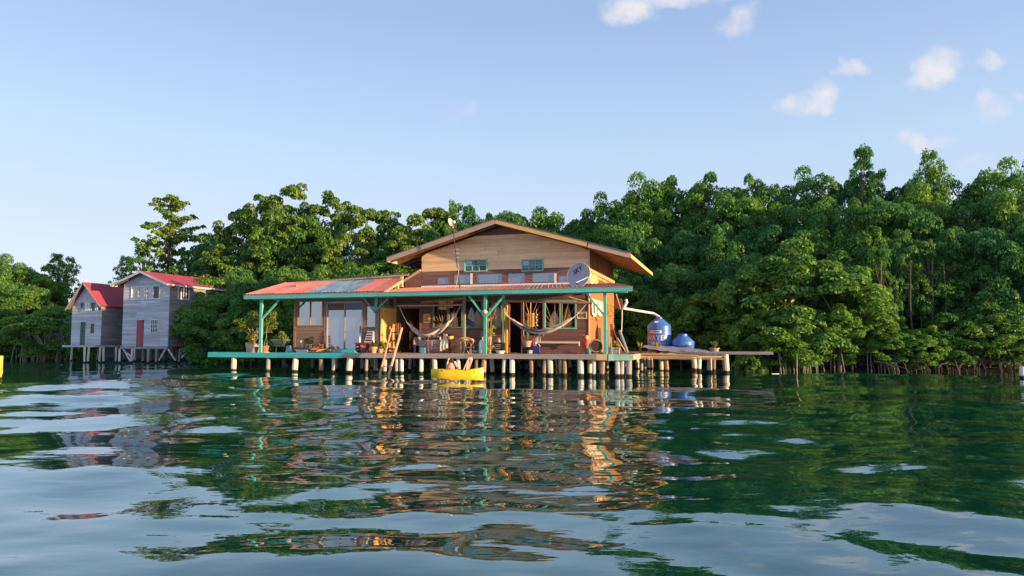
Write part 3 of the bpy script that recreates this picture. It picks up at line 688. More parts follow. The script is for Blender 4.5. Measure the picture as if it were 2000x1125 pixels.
def roof_sheets(root, A, Bp, Cp, Dp, width, mats, name='roof_sheet', nw=5, amp=.016, labels=None, parent_name=None):
    """A-B eave edge, C-D upper edge (C above A)."""
    A, Bp, Cp, Dp = map(Vector, (A, Bp, Cp, Dp)); n = max(1, round((Bp - A).length / width))
    for k in range(n):
        a, b = k / n, (k + 1) / n; lift = Vector((0, 0, .006 * (k % 2)))
        m = mats(k, n) if callable(mats) else mats
        ov = .25 / n * .12
        sheet_mesh(A.lerp(Bp, a - ov) + lift, A.lerp(Bp, b + ov) + lift, Cp.lerp(Dp, a - ov) + lift, Cp.lerp(Dp, b + ov) + lift, nw, amp).build(name, m, root)
def text_mesh(body, size, mat, shear=0.0, depth=.0, bold=0.0):
    c = bpy.data.curves.new('lettering', 'FONT'); c.body = body; c.size = size; c.shear = shear; c.extrude = depth; c.offset = bold; c.align_x = 'CENTER'; c.align_y = 'CENTER'
    o = bpy.data.objects.new('lettering', c); COL.objects.link(o); dg = bpy.context.evaluated_depsgraph_get()
    me = bpy.data.meshes.new_from_object(o.evaluated_get(dg)); bpy.data.objects.remove(o); bpy.data.curves.remove(c)
    me.materials.clear(); me.materials.append(mat); return me

# ================================================================== the timber house
ZD = .95                                               # deck level
H = thing('stilt_house', 'brown timber house with gable roof and red verandah roof on the deck', 'house', (0, 0, 0), 0, HF)
VW = 3.0                                               # depth of the front wall
UR = HF.at(1150, 560, VW).x                            # right corner
UL = HF.at(824, 520, VW).x                             # left corner of the gable wall
VB = 10.6
WF = lambda s, o, z: (s, VW - o, z)                    # front wall
WR = lambda s, o, z: (UR + o, s, z)                    # right wall
apex = HF.at(968, 430, 2.0); eL = HF.at(757, 507, 2.0); eR = HF.at(1231, 494, 2.0)
slope = ((apex.z - eL.z) / (apex.x - eL.x) + (apex.z - eR.z) / (eR.x - apex.x)) / 2
ROOF = lambda x: apex.z - slope * abs(x - apex.x)
def gable_lim(z): d = (apex.z - .17 - z) / slope; return (apex.x - d, apex.x + d)
z_plum = HF.at(985, 526, VW).z; z_apexplum = HF.at(985, 459, VW).z; z_ver = HF.at(985, 556, VW).z
winT = [HF.rect(907, 507, 952, 531, VW), HF.rect(1019, 506, 1062, 530, VW)]
clere = [HF.rect(*q, VW) for q in ((855, 541, 877, 556), (887, 535.5, 919, 555), (931, 534, 981, 554), (992, 533, 1026, 553.5), (1040, 532, 1089, 551.5), (1091, 538, 1112, 551))]
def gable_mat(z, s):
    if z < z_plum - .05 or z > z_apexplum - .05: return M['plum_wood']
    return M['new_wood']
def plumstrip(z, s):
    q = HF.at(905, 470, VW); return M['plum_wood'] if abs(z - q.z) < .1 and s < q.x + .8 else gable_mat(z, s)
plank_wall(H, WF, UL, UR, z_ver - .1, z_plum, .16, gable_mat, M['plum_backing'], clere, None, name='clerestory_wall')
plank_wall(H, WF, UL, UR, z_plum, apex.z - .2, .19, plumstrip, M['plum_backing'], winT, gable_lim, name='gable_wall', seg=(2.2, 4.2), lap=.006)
for r in winT: window(H, WF, *r, M['green_frame'], M['teal_glass'], 3, 2, fw=.055, o1=.07, bar=.028, gmats=[M['teal_glass'], M['teal_glass'], M['dark_glass'] if r is winT[0] else M['teal_glass'], M['blue_glass']])
for r in clere: window(H, WF, *r, M['plum_wood'], M['blue_glass'], 1, 1, fw=.025, o1=.03)
for k, px in enumerate((921, 1085)):
    mb = MB(); r = HF.rect(px - 2, 534, px + 2, 555, VW); strip(mb, WF, (r[0], r[1]) * 2, r[2], r[3], .03, .05, .05); mb.build('window_post', M['white_paint'], H)
mb = MB(); strip(mb, WF, (UL, UR) * 2, z_ver - .07, z_ver + .03, .03, .09, .06); mb.build('roof_flashing', M['white_paint'], H)
mb = MB(); strip(mb, WF, (UR - .02, UR + .05) * 2, z_ver, ROOF(UR) - .2, -.05, .045, .045); mb.build('corner_post', M['cream_board'], H)
# gable roof: sheets, boarding, rafters, barge boards
V0, V1 = 2.0, 11.4
for sgn, e in ((-1, eL), (1, eR)):
    A = Vector((e.x, V0, ROOF(e.x))); Bq = Vector((e.x, V1, ROOF(e.x))); Cq = Vector((apex.x, V0, apex.z)); Dq = Vector((apex.x, V1, apex.z))
    up = Vector((0, 0, .03))
    roof_sheets(H, A + up, Bq + up, Cq + up, Dq + up, .92, M['dark_zinc'])
    n = 9
    for k in range(n):                                   # wide boards under the sheets
        a, b = k / n, (k + 1) / n; p0, p1 = A.lerp(Cq, a + .003), A.lerp(Cq, b - .003); d = Vector((0, 0, .045))
        q0, q1 = p0 + Vector((0, V1 - V0, 0)), p1 + Vector((0, V1 - V0, 0))
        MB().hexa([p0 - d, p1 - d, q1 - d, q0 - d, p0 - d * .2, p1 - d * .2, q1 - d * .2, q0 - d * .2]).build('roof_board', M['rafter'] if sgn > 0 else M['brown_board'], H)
    v = V0 + .35
    while v < V1:
        lo = Vector((e.x - sgn * .03, v, ROOF(e.x - sgn * .03) - .115)); hi = Vector((apex.x + sgn * .05, v, apex.z - .14))
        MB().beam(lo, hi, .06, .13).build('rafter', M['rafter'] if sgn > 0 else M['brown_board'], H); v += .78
    # barge board in two lengths
    split = .30 if sgn > 0 else .0
    lo, hi = Vector((e.x, V0 - .025, ROOF(e.x) - .06)), Vector((apex.x, V0 - .025, apex.z - .06))
    mid = lo.lerp(hi, split)
    if sgn > 0:
        MB().beam(lo, mid, .04, .24).build('barge_board', M['barge_grey'], H, label='short greyed length of barge board')
        MB().beam(mid - Vector((.06, .008, -.017)), hi, .045, .21).build('barge_board', M['barge_gold'], H, label='long golden length of barge board')
    else:
        MB().beam(lo, hi, .04, .22).build('barge_board', M['barge_grey'], H, label='weathered left barge board')
    MB().beam(Vector((e.x + sgn * .02, V0 - .04, ROOF(e.x) - .08)), Vector((e.x + sgn * .02, V1, ROOF(e.x) - .08)), .03, .17).build('eave_board', M['barge_gold'], H)
    MB().beam(Vector((e.x, V0 - .05, ROOF(e.x) + .07)), Vector((apex.x, V0 - .05, apex.z + .07)), .05, .035).build('verge_trim', M['dark_zinc'], H)
# right wall: plywood below, studs above
z_pl = HF.side(1165, 534, UR).z
zt = lambda v: 4.75
pan = [3.0, 4.7, 6.6, 8.6, VB]
for k in range(4):
    for j, (za, zb) in enumerate(((ZD, 2.55), (2.56, 4.12))):
        mb = MB(); strip(mb, WR, (pan[k] + .004, pan[k + 1] - .004) * 2, za, zb, -.04, .0 + .004 * ((k + j) % 2), .0 + .004 * ((k + j) % 2)); mb.build('wall_panel', M['orange_ply'], H)
for k, (a, b, m) in enumerate(((3.0, 3.5, 'orange_ply'), (3.52, 5.6, 'tan_edge'), (5.62, VB, 'orange_ply'))):
    mb = MB(); strip(mb, WR, (a, b) * 2, 4.13, z_pl - .1, -.05, -.02, -.02); mb.build('wall_panel', M[m], H)
a, b = 5.4, 7.8
mb = MB(); wframe(mb, WR, a, b, 4.15, 4.72, .06, -.02, .03); w = mb.build('window', M['tan_edge'], H)
for k in range(5):
    x = a + .2 + k * .42; mb = MB(); mb.beam(WR(x, 0, 4.2), WR(x + .25, 0, 4.68), .03, .03, (1, 0, 0)); mb.build('lattice_bar', M['bamboo'], w)
mb = MB(); strip(mb, WR, (a + .06, b - .06) * 2, 4.21, 4.66, -.019, -.012, -.012); mb.build('pane', M['dark_glass'], w)
mb = MB(); strip(mb, WR, (3.0, VB) * 2, z_pl - .1, z_pl + .06, -.06, .05, .05); mb.build('wall_plate', M['barge_gold'], H)
zt_wall = ROOF(UR) - .2
mb = MB(); strip(mb, WR, (3.0, VB) * 2, z_pl + .06, zt_wall, -.14, -.12, -.12); back = mb.build('stud_wall', M['plum_backing'], H)
v = 3.0
while v < VB - .1:
    mb = MB(); strip(mb, WR, (v + .01, v + .33) * 2, z_pl + .065, zt_wall - .01, -.118, -.09 + rnd.uniform(0, .02), -.09); mb.build('wall_board', M['brown_board'], back); v += .345
v = 3.05
while v < VB:
    mb = MB(); strip(mb, WR, (v, v + .06) * 2, z_pl + .062, zt_wall, -.085, .0, .0); mb.build('stud', M['raw_timber'], back); v += .62
mb = MB(); strip(mb, WR, (2.95, 3.02) * 2, ZD, 4.2, -.03, .03, .03); mb.build('corner_post', M['tan_edge'], H)
# back, floor and ceiling of the house
mb = MB(); mb.box(UL, UR - .06, VB - .05, VB, ZD, 5.6); mb.build('back_wall', M['brown_board'], H)
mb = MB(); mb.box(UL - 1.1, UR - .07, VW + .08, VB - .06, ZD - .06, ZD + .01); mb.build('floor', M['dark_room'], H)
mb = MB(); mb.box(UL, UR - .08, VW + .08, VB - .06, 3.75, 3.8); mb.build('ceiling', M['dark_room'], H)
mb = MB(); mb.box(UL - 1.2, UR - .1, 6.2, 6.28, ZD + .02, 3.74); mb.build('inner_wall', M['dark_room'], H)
mb = MB(); mb.box(UL - .06, UL, VW + .06, VB, 3.9, 5.65); mb.build('left_wall', M['brown_board'], H)
mb = MB(); mb.box(UL - 1.25, UL - 1.2, VW + .06, VB, ZD, 4.6); mb.build('left_wall', M['brown_board'], H)
# lower front wall
UA = -10.62                                            # right end of the annex
door1 = HF.rect(783, 600, 822, 690, VW); win1 = HF.rect(846, 588, 904, 641, VW); win2 = HF.rect(907, 586, 943, 641, VW); win3 = HF.rect(953, 588, 981, 641, VW)
door2 = HF.rect(993, 588, 1021, 690, VW); win4 = HF.rect(1022, 588, 1062, 657, VW); win5 = HF.rect(1063, 586, 1126, 643, VW)
door1 = (UA + .1, door1[1], ZD, door1[3]); door2 = (door2[0], door2[1], ZD, door2[3])
opens = [door1, win1, win2, win3, door2, win4, win5]
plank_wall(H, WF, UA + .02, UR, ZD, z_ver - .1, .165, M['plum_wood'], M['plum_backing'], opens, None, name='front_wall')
for d in (door1, door2):
    mb = MB(); wframe(mb, WF, d[0], d[1], d[2] - .1, d[3], .07, -.05, .05); mb.build('door_frame', M['plum_wood'], H)
for w_, fm, nx in ((win1, 'olive_frame', 2), (win2, 'olive_frame', 1), (win3, 'olive_frame', 1), (win4, 'pole_wood', 1), (win5, 'green_frame', 2)):
    w = window(H, WF, *w_, M[fm], None, nx, 1, fw=.07 if fm != 'pole_wood' else .035, o1=.06, bar=.08 if nx > 1 else .03)
    # a fan of sticks works as the window grille
    a, b, c, d = w_[0] + .07, w_[1] - .07, w_[2] + .07, w_[3] - .07; half = (b - a) / nx
    for i in range(nx):
        a_, b_ = a + half * i, a + half * (i + 1); cx = {0: a_ + (b_ - a_) * .6, 1: a_ + .1}[i] if nx > 1 else (a_ + .08 if w_ is win3 else (a_ + .3 if w_ is win4 else b_ - .15)); cz = c if w_ is not win4 else c + .75
        n = 11 if w_ is not win4 else 20
        for k in range(n):
            th = math.pi * (k + .6 + rnd.uniform(-.2, .2)) / n if w_ is not win4 else 2 * math.pi * (k + rnd.uniform(-.2, .2)) / n
            dx, dz = math.cos(th), math.sin(th); ts = []
            if dx > 1e-3: ts.append((b_ - cx) / dx)
            if dx < -1e-3: ts.append((a_ - cx) / dx)
            if dz > 1e-3: ts.append((d - cz) / dz)
            if dz < -1e-3: ts.append((c - cz) / dz)
            t = min(ts); s0 = .25 if w_ is win4 else .06
            if t < s0 + .1: continue
            p, q = WF(cx + dx * s0, .0, cz + dz * s0), WF(cx + dx * t, .0, cz + dz * t)
            mid = ((p[0] + q[0]) / 2 + rnd.uniform(-.02, .02), p[1] - .02, (p[2] + q[2]) / 2)
            MB().tube([p, mid, q], [.012, .011, .008], 5).build('stick', M['stick'] if w_ is not win4 else M['copper'], w)
# small wall and rake left of the gable wall
ptop = HF.at(822, 530, VW).z
plank_wall(H, WF, UA + .5, UL - .01, z_ver - .1, ptop, .17, M['plum_wood'], M['plum_backing'], (), lambda z: (UL - .05 - (ptop - z) * 2.2, UL), name='side_gable')
MB().beam((UL - 1.45, VW - .12, z_ver + .02), (UL - .02, VW - .12, ptop + .04), .3, .06).build('rake_board', M['barge_grey'], H)
MB().beam((UL - 1.45, VW + .6, z_ver + .06), (UL - .02, VW + .6, ptop + .07), 1.6, .03).build('roof_sheet', M['zinc'], H)

# ---------------- annex on the left
VA = 1.2
WA = lambda s, o, z: (s, VA - o, z)
AL = HF.at(575, 640, VA).x; AR = UA; ZA = 3.78
awin = HF.rect(581, 586, 632, 638, VA); adoor = HF.rect(638, 589, 709, 689, VA); adoor = (adoor[0], adoor[1], ZD, adoor[3]); awin2 = HF.rect(714, 596, 736, 641, VA)
plank_wall(H, WA, AL, AR, ZD, ZA, .24, M['annex_wood'], M['plum_backing'], [awin, adoor, awin2], None, name='annex_wall')
window(H, WA, *awin, M['annex_wood'], M['window_glass'], 2, 1, fw=.07, o1=.06, bar=.035)
window(H, WA, *awin2, M['annex_wood'], M['window_glass'], 1, 1, fw=.06, o1=.05)
dr = window(H, WA, *adoor, M['zinc'], M['door_glass'], 2, 1, fw=.06, o1=.06, bar=.05, name='sliding_door')
a, b, c, d = adoor
for k in range(2):
    x0 = a + .06 + (b - a - .12) * k / 2; x1 = a + .06 + (b - a - .12) * (k + 1) / 2
    mb = MB(); strip(mb, WA, (x0 + .01, x1 - .02) * 2, d - .42, d - .07, .0, .012, .012); mb.build('top_panel', M['dark_glass'] if k else M['plum_wood'], dr)
mb = MB(); strip(mb, WA, (b - .13, b - .09) * 2, 1.9, 2.25, .06, .1, .1); mb.build('handle', M['black'], dr)
mb = MB(); strip(mb, WA, (AL - .02, AL + .1) * 2, ZD, ZA, -.05, .05, .05); mb.build('corner_post', M['annex_wood'], H)
for x in (adoor[0] - .13, adoor[1] + .04):
    mb = MB(); strip(mb, WA, (x, x + .09) * 2, ZD, ZA - .02, .02, .055, .055); mb.build('door_jamb', M['annex_wood'], H)
mb = MB(); strip(mb, WA, (AL, adoor[0] - .14) * 2, awin[2] - .2, awin[2] - .06, .02, .07, .06); mb.build('sill_board', M['annex_wood'], H)
mb = MB(); mb.box(AR - .14, AR + .04, VA - .08, VA + .1, ZD, 3.72); mb.build('corner_post', M['grey_wood_side'], H)
mb = MB(); mb.box(AL - .05, AL, VA + .06, 7.5, ZD, 4.4); mb.build('left_wall', M['annex_wood'], H)
mb = MB(); mb.box(AL, AR, 7.5, 7.55, ZD, 4.4); mb.build('back_wall', M['annex_wood'], H)
mb = MB(); mb.box(AR - .05, AR, VA + .12, 7.45, ZD, 3.9); mb.build('annex_side', M['brown_board'], H)
mb = MB(); mb.box(AR - .04, AR + .07, VW - .12, VW - .02, ZD, 3.74); mb.build('corner_post', M['raw_timber'], H)
WS = lambda s, o, z: (AR + o, s, z)
window(H, WS, VA + .15, VW - .16, 3.22, 3.72, M['green_frame'], M['curtain_glass'], 2, 1, fw=.05, o1=.05)
# upper grey roof over the annex, with its fascia
gl, gr = HF.at(549, 553, 2.5), HF.at(798, 534, 2.5)
roof_sheets(H, gl, gr, gl + Vector((0, 5.4, .25)), gr + Vector((0, 5.4, .25)), .95, M['zinc'], amp=.02)
MB().beam(gl + Vector((0, .03, -.05)), gr + Vector((0, .03, -.07)), .04, .08).build('fascia', M['barge_grey'], H)
mb = MB(); f0 = HF.at(640, 553, 2.62); f1 = HF.at(783, 540, 2.62)
mb.hexa([(f0.x, 2.64, f0.z - .15), (f1.x, 2.64, f0.z - .15), (f1.x, 2.68, f0.z - .15), (f0.x, 2.68, f0.z - .15), (f0.x, 2.64, f0.z + .05), (f1.x, 2.64, f1.z + .02), (f1.x, 2.68, f1.z + .02), (f0.x, 2.68, f0.z + .05)]); mb.build('fascia_board', M['new_wood'], H)
MB().box(f1.x, f1.x + .12, 2.55, 2.66, f0.z - .3, f1.z + .05).build('post', M['tan_edge'], H)
# ---------------- verandah roof
VE = -.2; ze = HF.at(477, 577, VE).z
uL = HF.at(477, 578, VE).x; uR = HF.at(1235, 561, VE).x; uJ = HF.at(752, 574, VE).x
tl, tr = HF.at(556, 552, 2.5), HF.at(789, 545, 2.5)
def lmat(k, n): return M['blue_roof'] if 4 <= k <= 6 else M['red_roof']
roof_sheets(H, (uL, VE, ze + .05), (uJ, VE, ze + .05), (tl.x, 2.55, tl.z), (tr.x - .05, 2.55, tr.z), .9, lmat, amp=.024)
MB().beam((uJ - .01, VE, ze + .0), (tr.x - .05, 2.5, tr.z - .05), .05, .06).build('verge_board', M['tan_edge'], H)
MB().box(tr.x - .35, tr.x - .22, 2.3, 2.42, z_ver - .3, tr.z - .06).build('post', M['tan_edge'], H)
zr = z_ver - .06
def rmat(k, n): return M['faded_roof'] if k in (4, 5, 8) else M['red_roof']
roof_sheets(H, (uJ - .6, VE, ze - .02), (uR, VE, ze + .015), (uJ - .6, VW - .06, zr), (HF.at(1206, 554, VW).x, VW - .06, zr), .9, rmat, amp=.024)
# rafters and fascia of the verandah
for k in range(14):
    u = uL + .85 + k * (uR - uL - 2.3) / 13; top = (2.45, tl.z - .12) if u < uJ else (VW - .08, zr - .12)
    MB().beam((u, VE + .03, ze - .10), (u, top[0], top[1]), .06, .11).build('rafter', M['teal_paint'] if k % 2 else M['raw_timber'], H)
cuts = [uL, uL + 6.6, uJ - .4, HF.at(1000, 570, VE).x, uR]
for a, b in zip(cuts[:-1], cuts[1:]):
    h0 = .19
    MB().box(a + .003, b - .003, VE - .045, VE - .005, ze - h0, ze - .005 + rnd.uniform(-.01, .01)).build('fascia', M['teal_paint'], H)
MB().box(uL - .01, uR + .03, VE - .07, VE - .046, ze - .005, ze + .022).build('roof_edge', M['faded_roof'], H)
MB().beam((uR - .02, VE, ze - .1), (HF.at(1206, 554, VW).x, VW - .1, zr - .09), .04, .15).build('end_fascia', M['raw_timber'], H)
MB().beam((uL + .02, VE, ze - .1), (tl.x + .02, 2.5, tl.z - .1), .04, .17).build('end_fascia', M['teal_paint'], H)
# verandah posts with their braces
VP = .12; zb = ze - .2
MB().box(uL + .3, uR - .25, VP - .06, VP + .06, zb - .02, zb + .11).build('roof_beam', M['teal_paint'], H)
posts = [(510, [(1, 546, 590)]), (948, [(-1, 916, 583), (1, 985, 583)]), (1182, [(-1, 1146, 574)])]
for px, braces in posts:
    u = HF.at(px, 640, VP).x
    p = MB().box(u - .066, u + .066, VP - .066, VP + .066, ZD, zb - .02).build('verandah_post', M['teal_paint'], H)
    for sg, bx, by in braces:
        e_ = HF.at(bx, by, VP); MB().beam((u + sg * .06, VP, zb - .95), (u + sg * (abs(e_.x - u)), VP, zb - .03), .075, .09, (0, 1, 0)).build('brace', M['teal_paint'], p)
u = HF.at(735, 590, 1.0).x
p = MB().box(u - .07, u + .07, .93, 1.07, 3.0, 3.72).build('hanging_post', M['teal_paint'], H)
MB().beam((u - .05, 1.0, 2.9), (u - .72, 1.0, 3.68), .08, .1, (0, 1, 0)).build('brace', M['teal_paint'], p); MB().beam((u + .05, 1.0, 3.05), (u + .75, 1.0, 3.7), .07, .09, (0, 1, 0)).build('brace', M['teal_paint'], p)
# poles the hammocks hang from
q0, q1 = HF.at(776, 597, 1.7), HF.at(906, 595, 1.7); MB().tube([q0, q0.lerp(q1, .5) + Vector((0, 0, -.015)), q1], .05, 8).build('hammock_pole', M['pole_wood'], H, True)
q0, q1 = HF.at(980, 587, 1.7), HF.at(1157, 592, 1.7); MB().tube([q0, q0.lerp(q1, .5), q1], .06, 8).build('hammock_pole', M['pole_wood'], H, True)
q0, q1 = HF.at(1108, 579, 2.0), HF.at(1146, 590, 2.0); MB().tube([q0, q1], .03, 6).build('short_pole', M['tan_edge'], H)
q0, q1 = HF.at(822, 591, 2.4), HF.at(905, 583, 2.4); MB().beam(q0, q1, .05, .12).build('loose_board', M['raw_timber'], H)
for x in (HF.at(907, 590, 1.7).x, HF.at(984, 590, 1.7).x):
    MB().box(x - .05, x + .05, 1.62, 1.78, ZD, zb + .2).build('pole_post', M['olive_frame'], H)
yp = HF.at(987.5, 640, 2.7).x
MB().box(yp - .1, yp + .1, 2.6, 2.78, ZD, HF.at(988, 588, 2.7).z).build('yellow_post', M['yellow_post'], H, label='bright yellow post with dark knots beside the door')

# ================================================================== deck and piles
DK = thing('timber_deck', 'long plank deck on pale piles with turquoise left edge', 'deck', (0, 0, 0), 0, HF)
dL = HF.at(407, 690, 0).x; dR = HF.at(1235, 693, 0).x; dG = HF.at(670, 690, 0).x; dT = HF.at(1165, 693, 0).x; dM = HF.at(1187, 693, 0).x
bm = {}
u = dL + .1; k = 0
while u < dR:
    v1 = 1.9 if u < AL - 1.2 else (11.0 if u > UR else (VA - .02 if u < AR else VW - .01))
    key = round(v1, 2)
    if key not in bm: bm[key] = MB().box(-.098, .098, .02, v1, -.04, 0).mesh('deck_board', M['deck_board'])
    o = link('deck_board', bm[key], DK); o.location = (u, 0, ZD + rnd.uniform(-.006, .004)); u += .203
edges = [(dL, dL + 4.2, 'teal_deck', .235), (dL + 4.2, dG, 'teal_deck', .235), (dG, dG + 6.2, 'deck_edge', .21), (dG + 6.2, dT, 'deck_edge', .21), (dT, dM - .02, 'tan_edge', .24), (dM + .03, dR - .75, 'mint_paint', .26), (dR - .75, dR, 'mint_paint', .24)]
for a, b, m, h in edges:
    MB().box(a + .004, b - .004, -.045, .0, ZD - h, ZD + .012).build('edge_board', M[m], DK)
MB().box(dL - .02, dL + .03, 0, 1.9, ZD - .2, ZD + .01).build('edge_board', M['teal_deck'], DK)
MB().box(dR, dR + .04, 0, 11.0, ZD - .22, ZD + .01).build('edge_board', M['deck_edge'], DK)
for v in (.35, 2.4, 4.6, 7.0, 9.6):
    a = dL + .4 if v < 2 else AL
    MB().box(a, dR - .1, v - .05, v + .05, ZD - .21, ZD - .045).build('joist', M['stilt_grey'], DK)
def pile(u, v, r, mat, top=ZD - .045, lean=None, parent=DK):
    l = (rnd.uniform(-.09, .09), rnd.uniform(-.06, .06)) if lean is None else lean
    k1 = rnd.uniform(.9, 1.08)
    MB().tube([(u + l[0], v + l[1], -.7), (u + l[0] * .5, v + l[1] * .5, .3), (u, v, top)], [r * k1 * 1.04, r * k1, r * .94], 10).build('pile', mat, parent, True)
front = [(457, 'w', .15), (524, 'g', .11), (578, 'w', .15), (627, 'b', .13), (652, 'w', .10), (684, 'w', .16), (716, 'g', .09), (733, 'g', .12), (752, 'w', .10), (775, 'w', .11), (784, 'w', .10), (823, 'w', .11), (848, 'w', .13), (894, 'w', .10),
         (931, 'b', .10), (946, 'b', .13), (960, 'w', .11), (986, 'w', .10), (1000, 'w', .14), (1037, 'b', .10), (1065, 'b', .09), (1074, 'w', .14), (1095, 'b', .10), (1102, 'b', .09), (1133, 'w', .15), (1152, 'w', .12), (1161, 'w', .10), (1178, 'b', .13), (1206, 'w', .13), (1217, 'w', .12), (1229, 'g', .14)]
mm = {'w': 'stilt_white', 'g': 'stilt_grey', 'b': 'stilt_brown'}
for px, c, r in front:
    v = .16 if rnd.random() < .72 or r > .12 else .9
    pile(HF.at(px, 715, v).x, v, r * .92, M[mm[c]])
for v in (2.4, 4.6, 7.0, 9.6):
    u = AL + rnd.uniform(0, .6)
    while u < dR:
        pile(u, v + rnd.uniform(-.2, .2), rnd.uniform(.07, .1), M[rnd.choice(['stilt_white', 'stilt_brown', 'stilt_grey'])]); u += rnd.uniform(.8, 1.6)

# ================================================================== store platform on the right
PV = 2.6
PL = thing('storage_platform', 'low plank platform on paired piles carrying the blue tanks', 'platform', (0, 0, 0), 0, HF)
p0 = HF.at(1237, 692, PV).x; p1 = HF.at(1405, 692, PV).x; zp = HF.at(1320, 694, PV).z
for k in range(9):
    v = PV + .02 + k * .42; MB().box(p0 + rnd.uniform(-.1, .1), p1 + rnd.uniform(-.25, .25), v, v + .4, zp - .05, zp).build('plank', M['deck_board'], PL)
MB().box(p0, p1 + .1, PV - .05, PV, zp - .10, zp - .01).build('edge_beam', M['tan_edge'], PL)
MB().beam((p0 + .1, PV - .09, zp + .06), (p1 - .9, PV - .07, zp + .0), .08, .06).build('edge_plank', M['plank_yellow'], PL)
MB().beam((p0 - .1, PV - .06, zp - .14), (p1 + .3, PV - .06, zp - .15), .05, .05).build('edge_rail', M['pole_wood'], PL)
for px, yb, c, r in ((1245, 723, 'w', .12), (1252, 723, 'b', .09), (1266, 723, 'w', .12), (1272, 723, 'b', .09), (1291, 727, 'w', .13), (1301, 727, 'b', .12), (1355, 724, 'w', .16), (1367, 725, 'w', .12), (1386, 728, 'w', .14), (1395, 726, 'b', .12), (1417, 729, 'w', .19)):
    g = HF.floor(px, yb); pile(g.x, g.y, r * .85, M[mm[c]], zp - .05 if px < 1410 else zp + .02, parent=PL)
for px, m in ((1291, 'mint_paint'), (1301, 'mint_paint'), (1386, 'tan_edge'), (1395, 'raw_timber')):
    g = HF.floor(px, 727); MB().box(g.x - .1, g.x + .1, g.y - .13, g.y + .1, zp - .3, zp - .06).build('pile_cap', M[m], PL)
lo, hi = HF.at(1335, 689, 3.0), HF.at(1510, 689, 3.0)
for k in range(2):
    MB().box(lo.x - .6, hi.x + .02 * k, 2.9 + k * .32, 3.18 + k * .32, lo.z - .06 + k * .005, lo.z + .06).build('long_board', M['zinc'], PL)

# ================================================================== the two grey houses
def grey_house(G, label):
    return thing('grey_house', label, 'house', (0, 0, 0), 0, G)
def dims(G, *pts): return [G.at(x, y, v) for x, y, v in pts]
# bigger house
HB = grey_house(GF, 'taller grey plank house on stilts with crimson gable roof and red door')
bl, br = GF.at(238, 677, 0), GF.at(328, 677, 0); zb0 = br.z; bt = GF.at(325, 556, 0)
x0, x1 = bl.x, br.x; ap = GF.at(275, 529, -.45); le = GF.at(217, 556, -.45); re = GF.at(326, 553, -.45)
sl_ = ((ap.z - le.z) / (ap.x - le.x))
sr_ = ((ap.z - re.z) / (re.x - ap.x))
RB = lambda x: ap.z - (sl_ * (ap.x - x) if x < ap.x else sr_ * (x - ap.x))
WB = lambda s, o, z: (s, -o, z)
DB = 7.2
WBR = lambda s, o, z: (x1 + o, s, z)
limB = lambda z: (ap.x - (ap.z - .12 - z) / sl_, ap.x + (ap.z - .12 - z) / sr_)
w1 = GF.rect(257, 559, 284, 585.5, 0); w2 = GF.rect(286, 558, 313, 584.5, 0); w3 = GF.rect(294.5, 624, 310, 650.5, 0); dB = GF.rect(267, 625, 281, 676, 0)
def bmat(z, s): return M['grey_wood']
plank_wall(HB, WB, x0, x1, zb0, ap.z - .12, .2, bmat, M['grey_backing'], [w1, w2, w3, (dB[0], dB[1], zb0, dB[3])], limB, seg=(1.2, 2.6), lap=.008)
for w in (w1, w2): window(HB, WB, *w, M['white_paint'], M['curtain_glass'], 2, 1, fw=.06, o1=.06, bar=.05, gmats=[M['curtain_glass'], M['curtain_glass'] if w is w1 else M['dark_glass']])
window(HB, WB, *w3, M['white_paint'], M['dark_glass'], 4, 3, fw=.05, o1=.06, bar=.035)
mb = MB(); strip(mb, WB, (dB[0], dB[1], dB[0] + .04, dB[1] - .12), zb0 + .02, dB[3], -.03, .03, .03); dd = mb.build('door', M['red_door'], HB)
for k in range(3):
    x = dB[0] + .02 + k * (dB[1] - dB[0] - .04) / 3; mb = MB(); strip(mb, WB, (x + .008, x + (dB[1] - dB[0]) / 3 - .025) * 2, zb0 + .05, dB[3] - .06 - .1 * (k == 2), .03, .045, .045); mb.build('door_board', M['red_door'], dd)
sw = []
for q in ((347, 558, 369, 585), (353, 625, 372, 651), (420, 640, 437, 654)):
    a = GF.side(q[0], (q[1] + q[3]) / 2, x1); b = GF.side(q[2], (q[1] + q[3]) / 2, x1); zc = GF.side((q[0] + q[2]) / 2, q[1], x1); zd_ = GF.side((q[0] + q[2]) / 2, q[3], x1)
    sw.append((a.y, b.y, zd_.z, zc.z))
DB = max(DB, sw[2][1] + .4)
zs1 = RB(x1) - .12
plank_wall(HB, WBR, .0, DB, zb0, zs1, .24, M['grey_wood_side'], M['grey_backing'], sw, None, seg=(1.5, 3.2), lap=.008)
for w in sw: window(HB, WBR, *w, M['white_paint'], M['dark_glass'], 4, 3 if w is sw[1] else 1, fw=.06, o1=.06, bar=.05)
MB().box(x0, x0 + .05, .07, DB, zb0, RB(x0) - .12).build('left_wall', M['grey_wood_side'], HB); MB().box(x0, x1 - .07, DB - .05, DB, zb0, zs1).build('back_wall', M['grey_wood_side'], HB)
MB().box(x0 - .05, x1 + .05, -.12, DB, zb0 - .16, zb0 - .01).build('floor_frame', M['grey_wood_side'], HB)
MB().box(x1 + .06, x1 + .1, .3, DB, zb0 - .2, zb0 - .02).build('edge_board', M['red_paint'], HB)
V0b, V1b = -.5, DB + .4
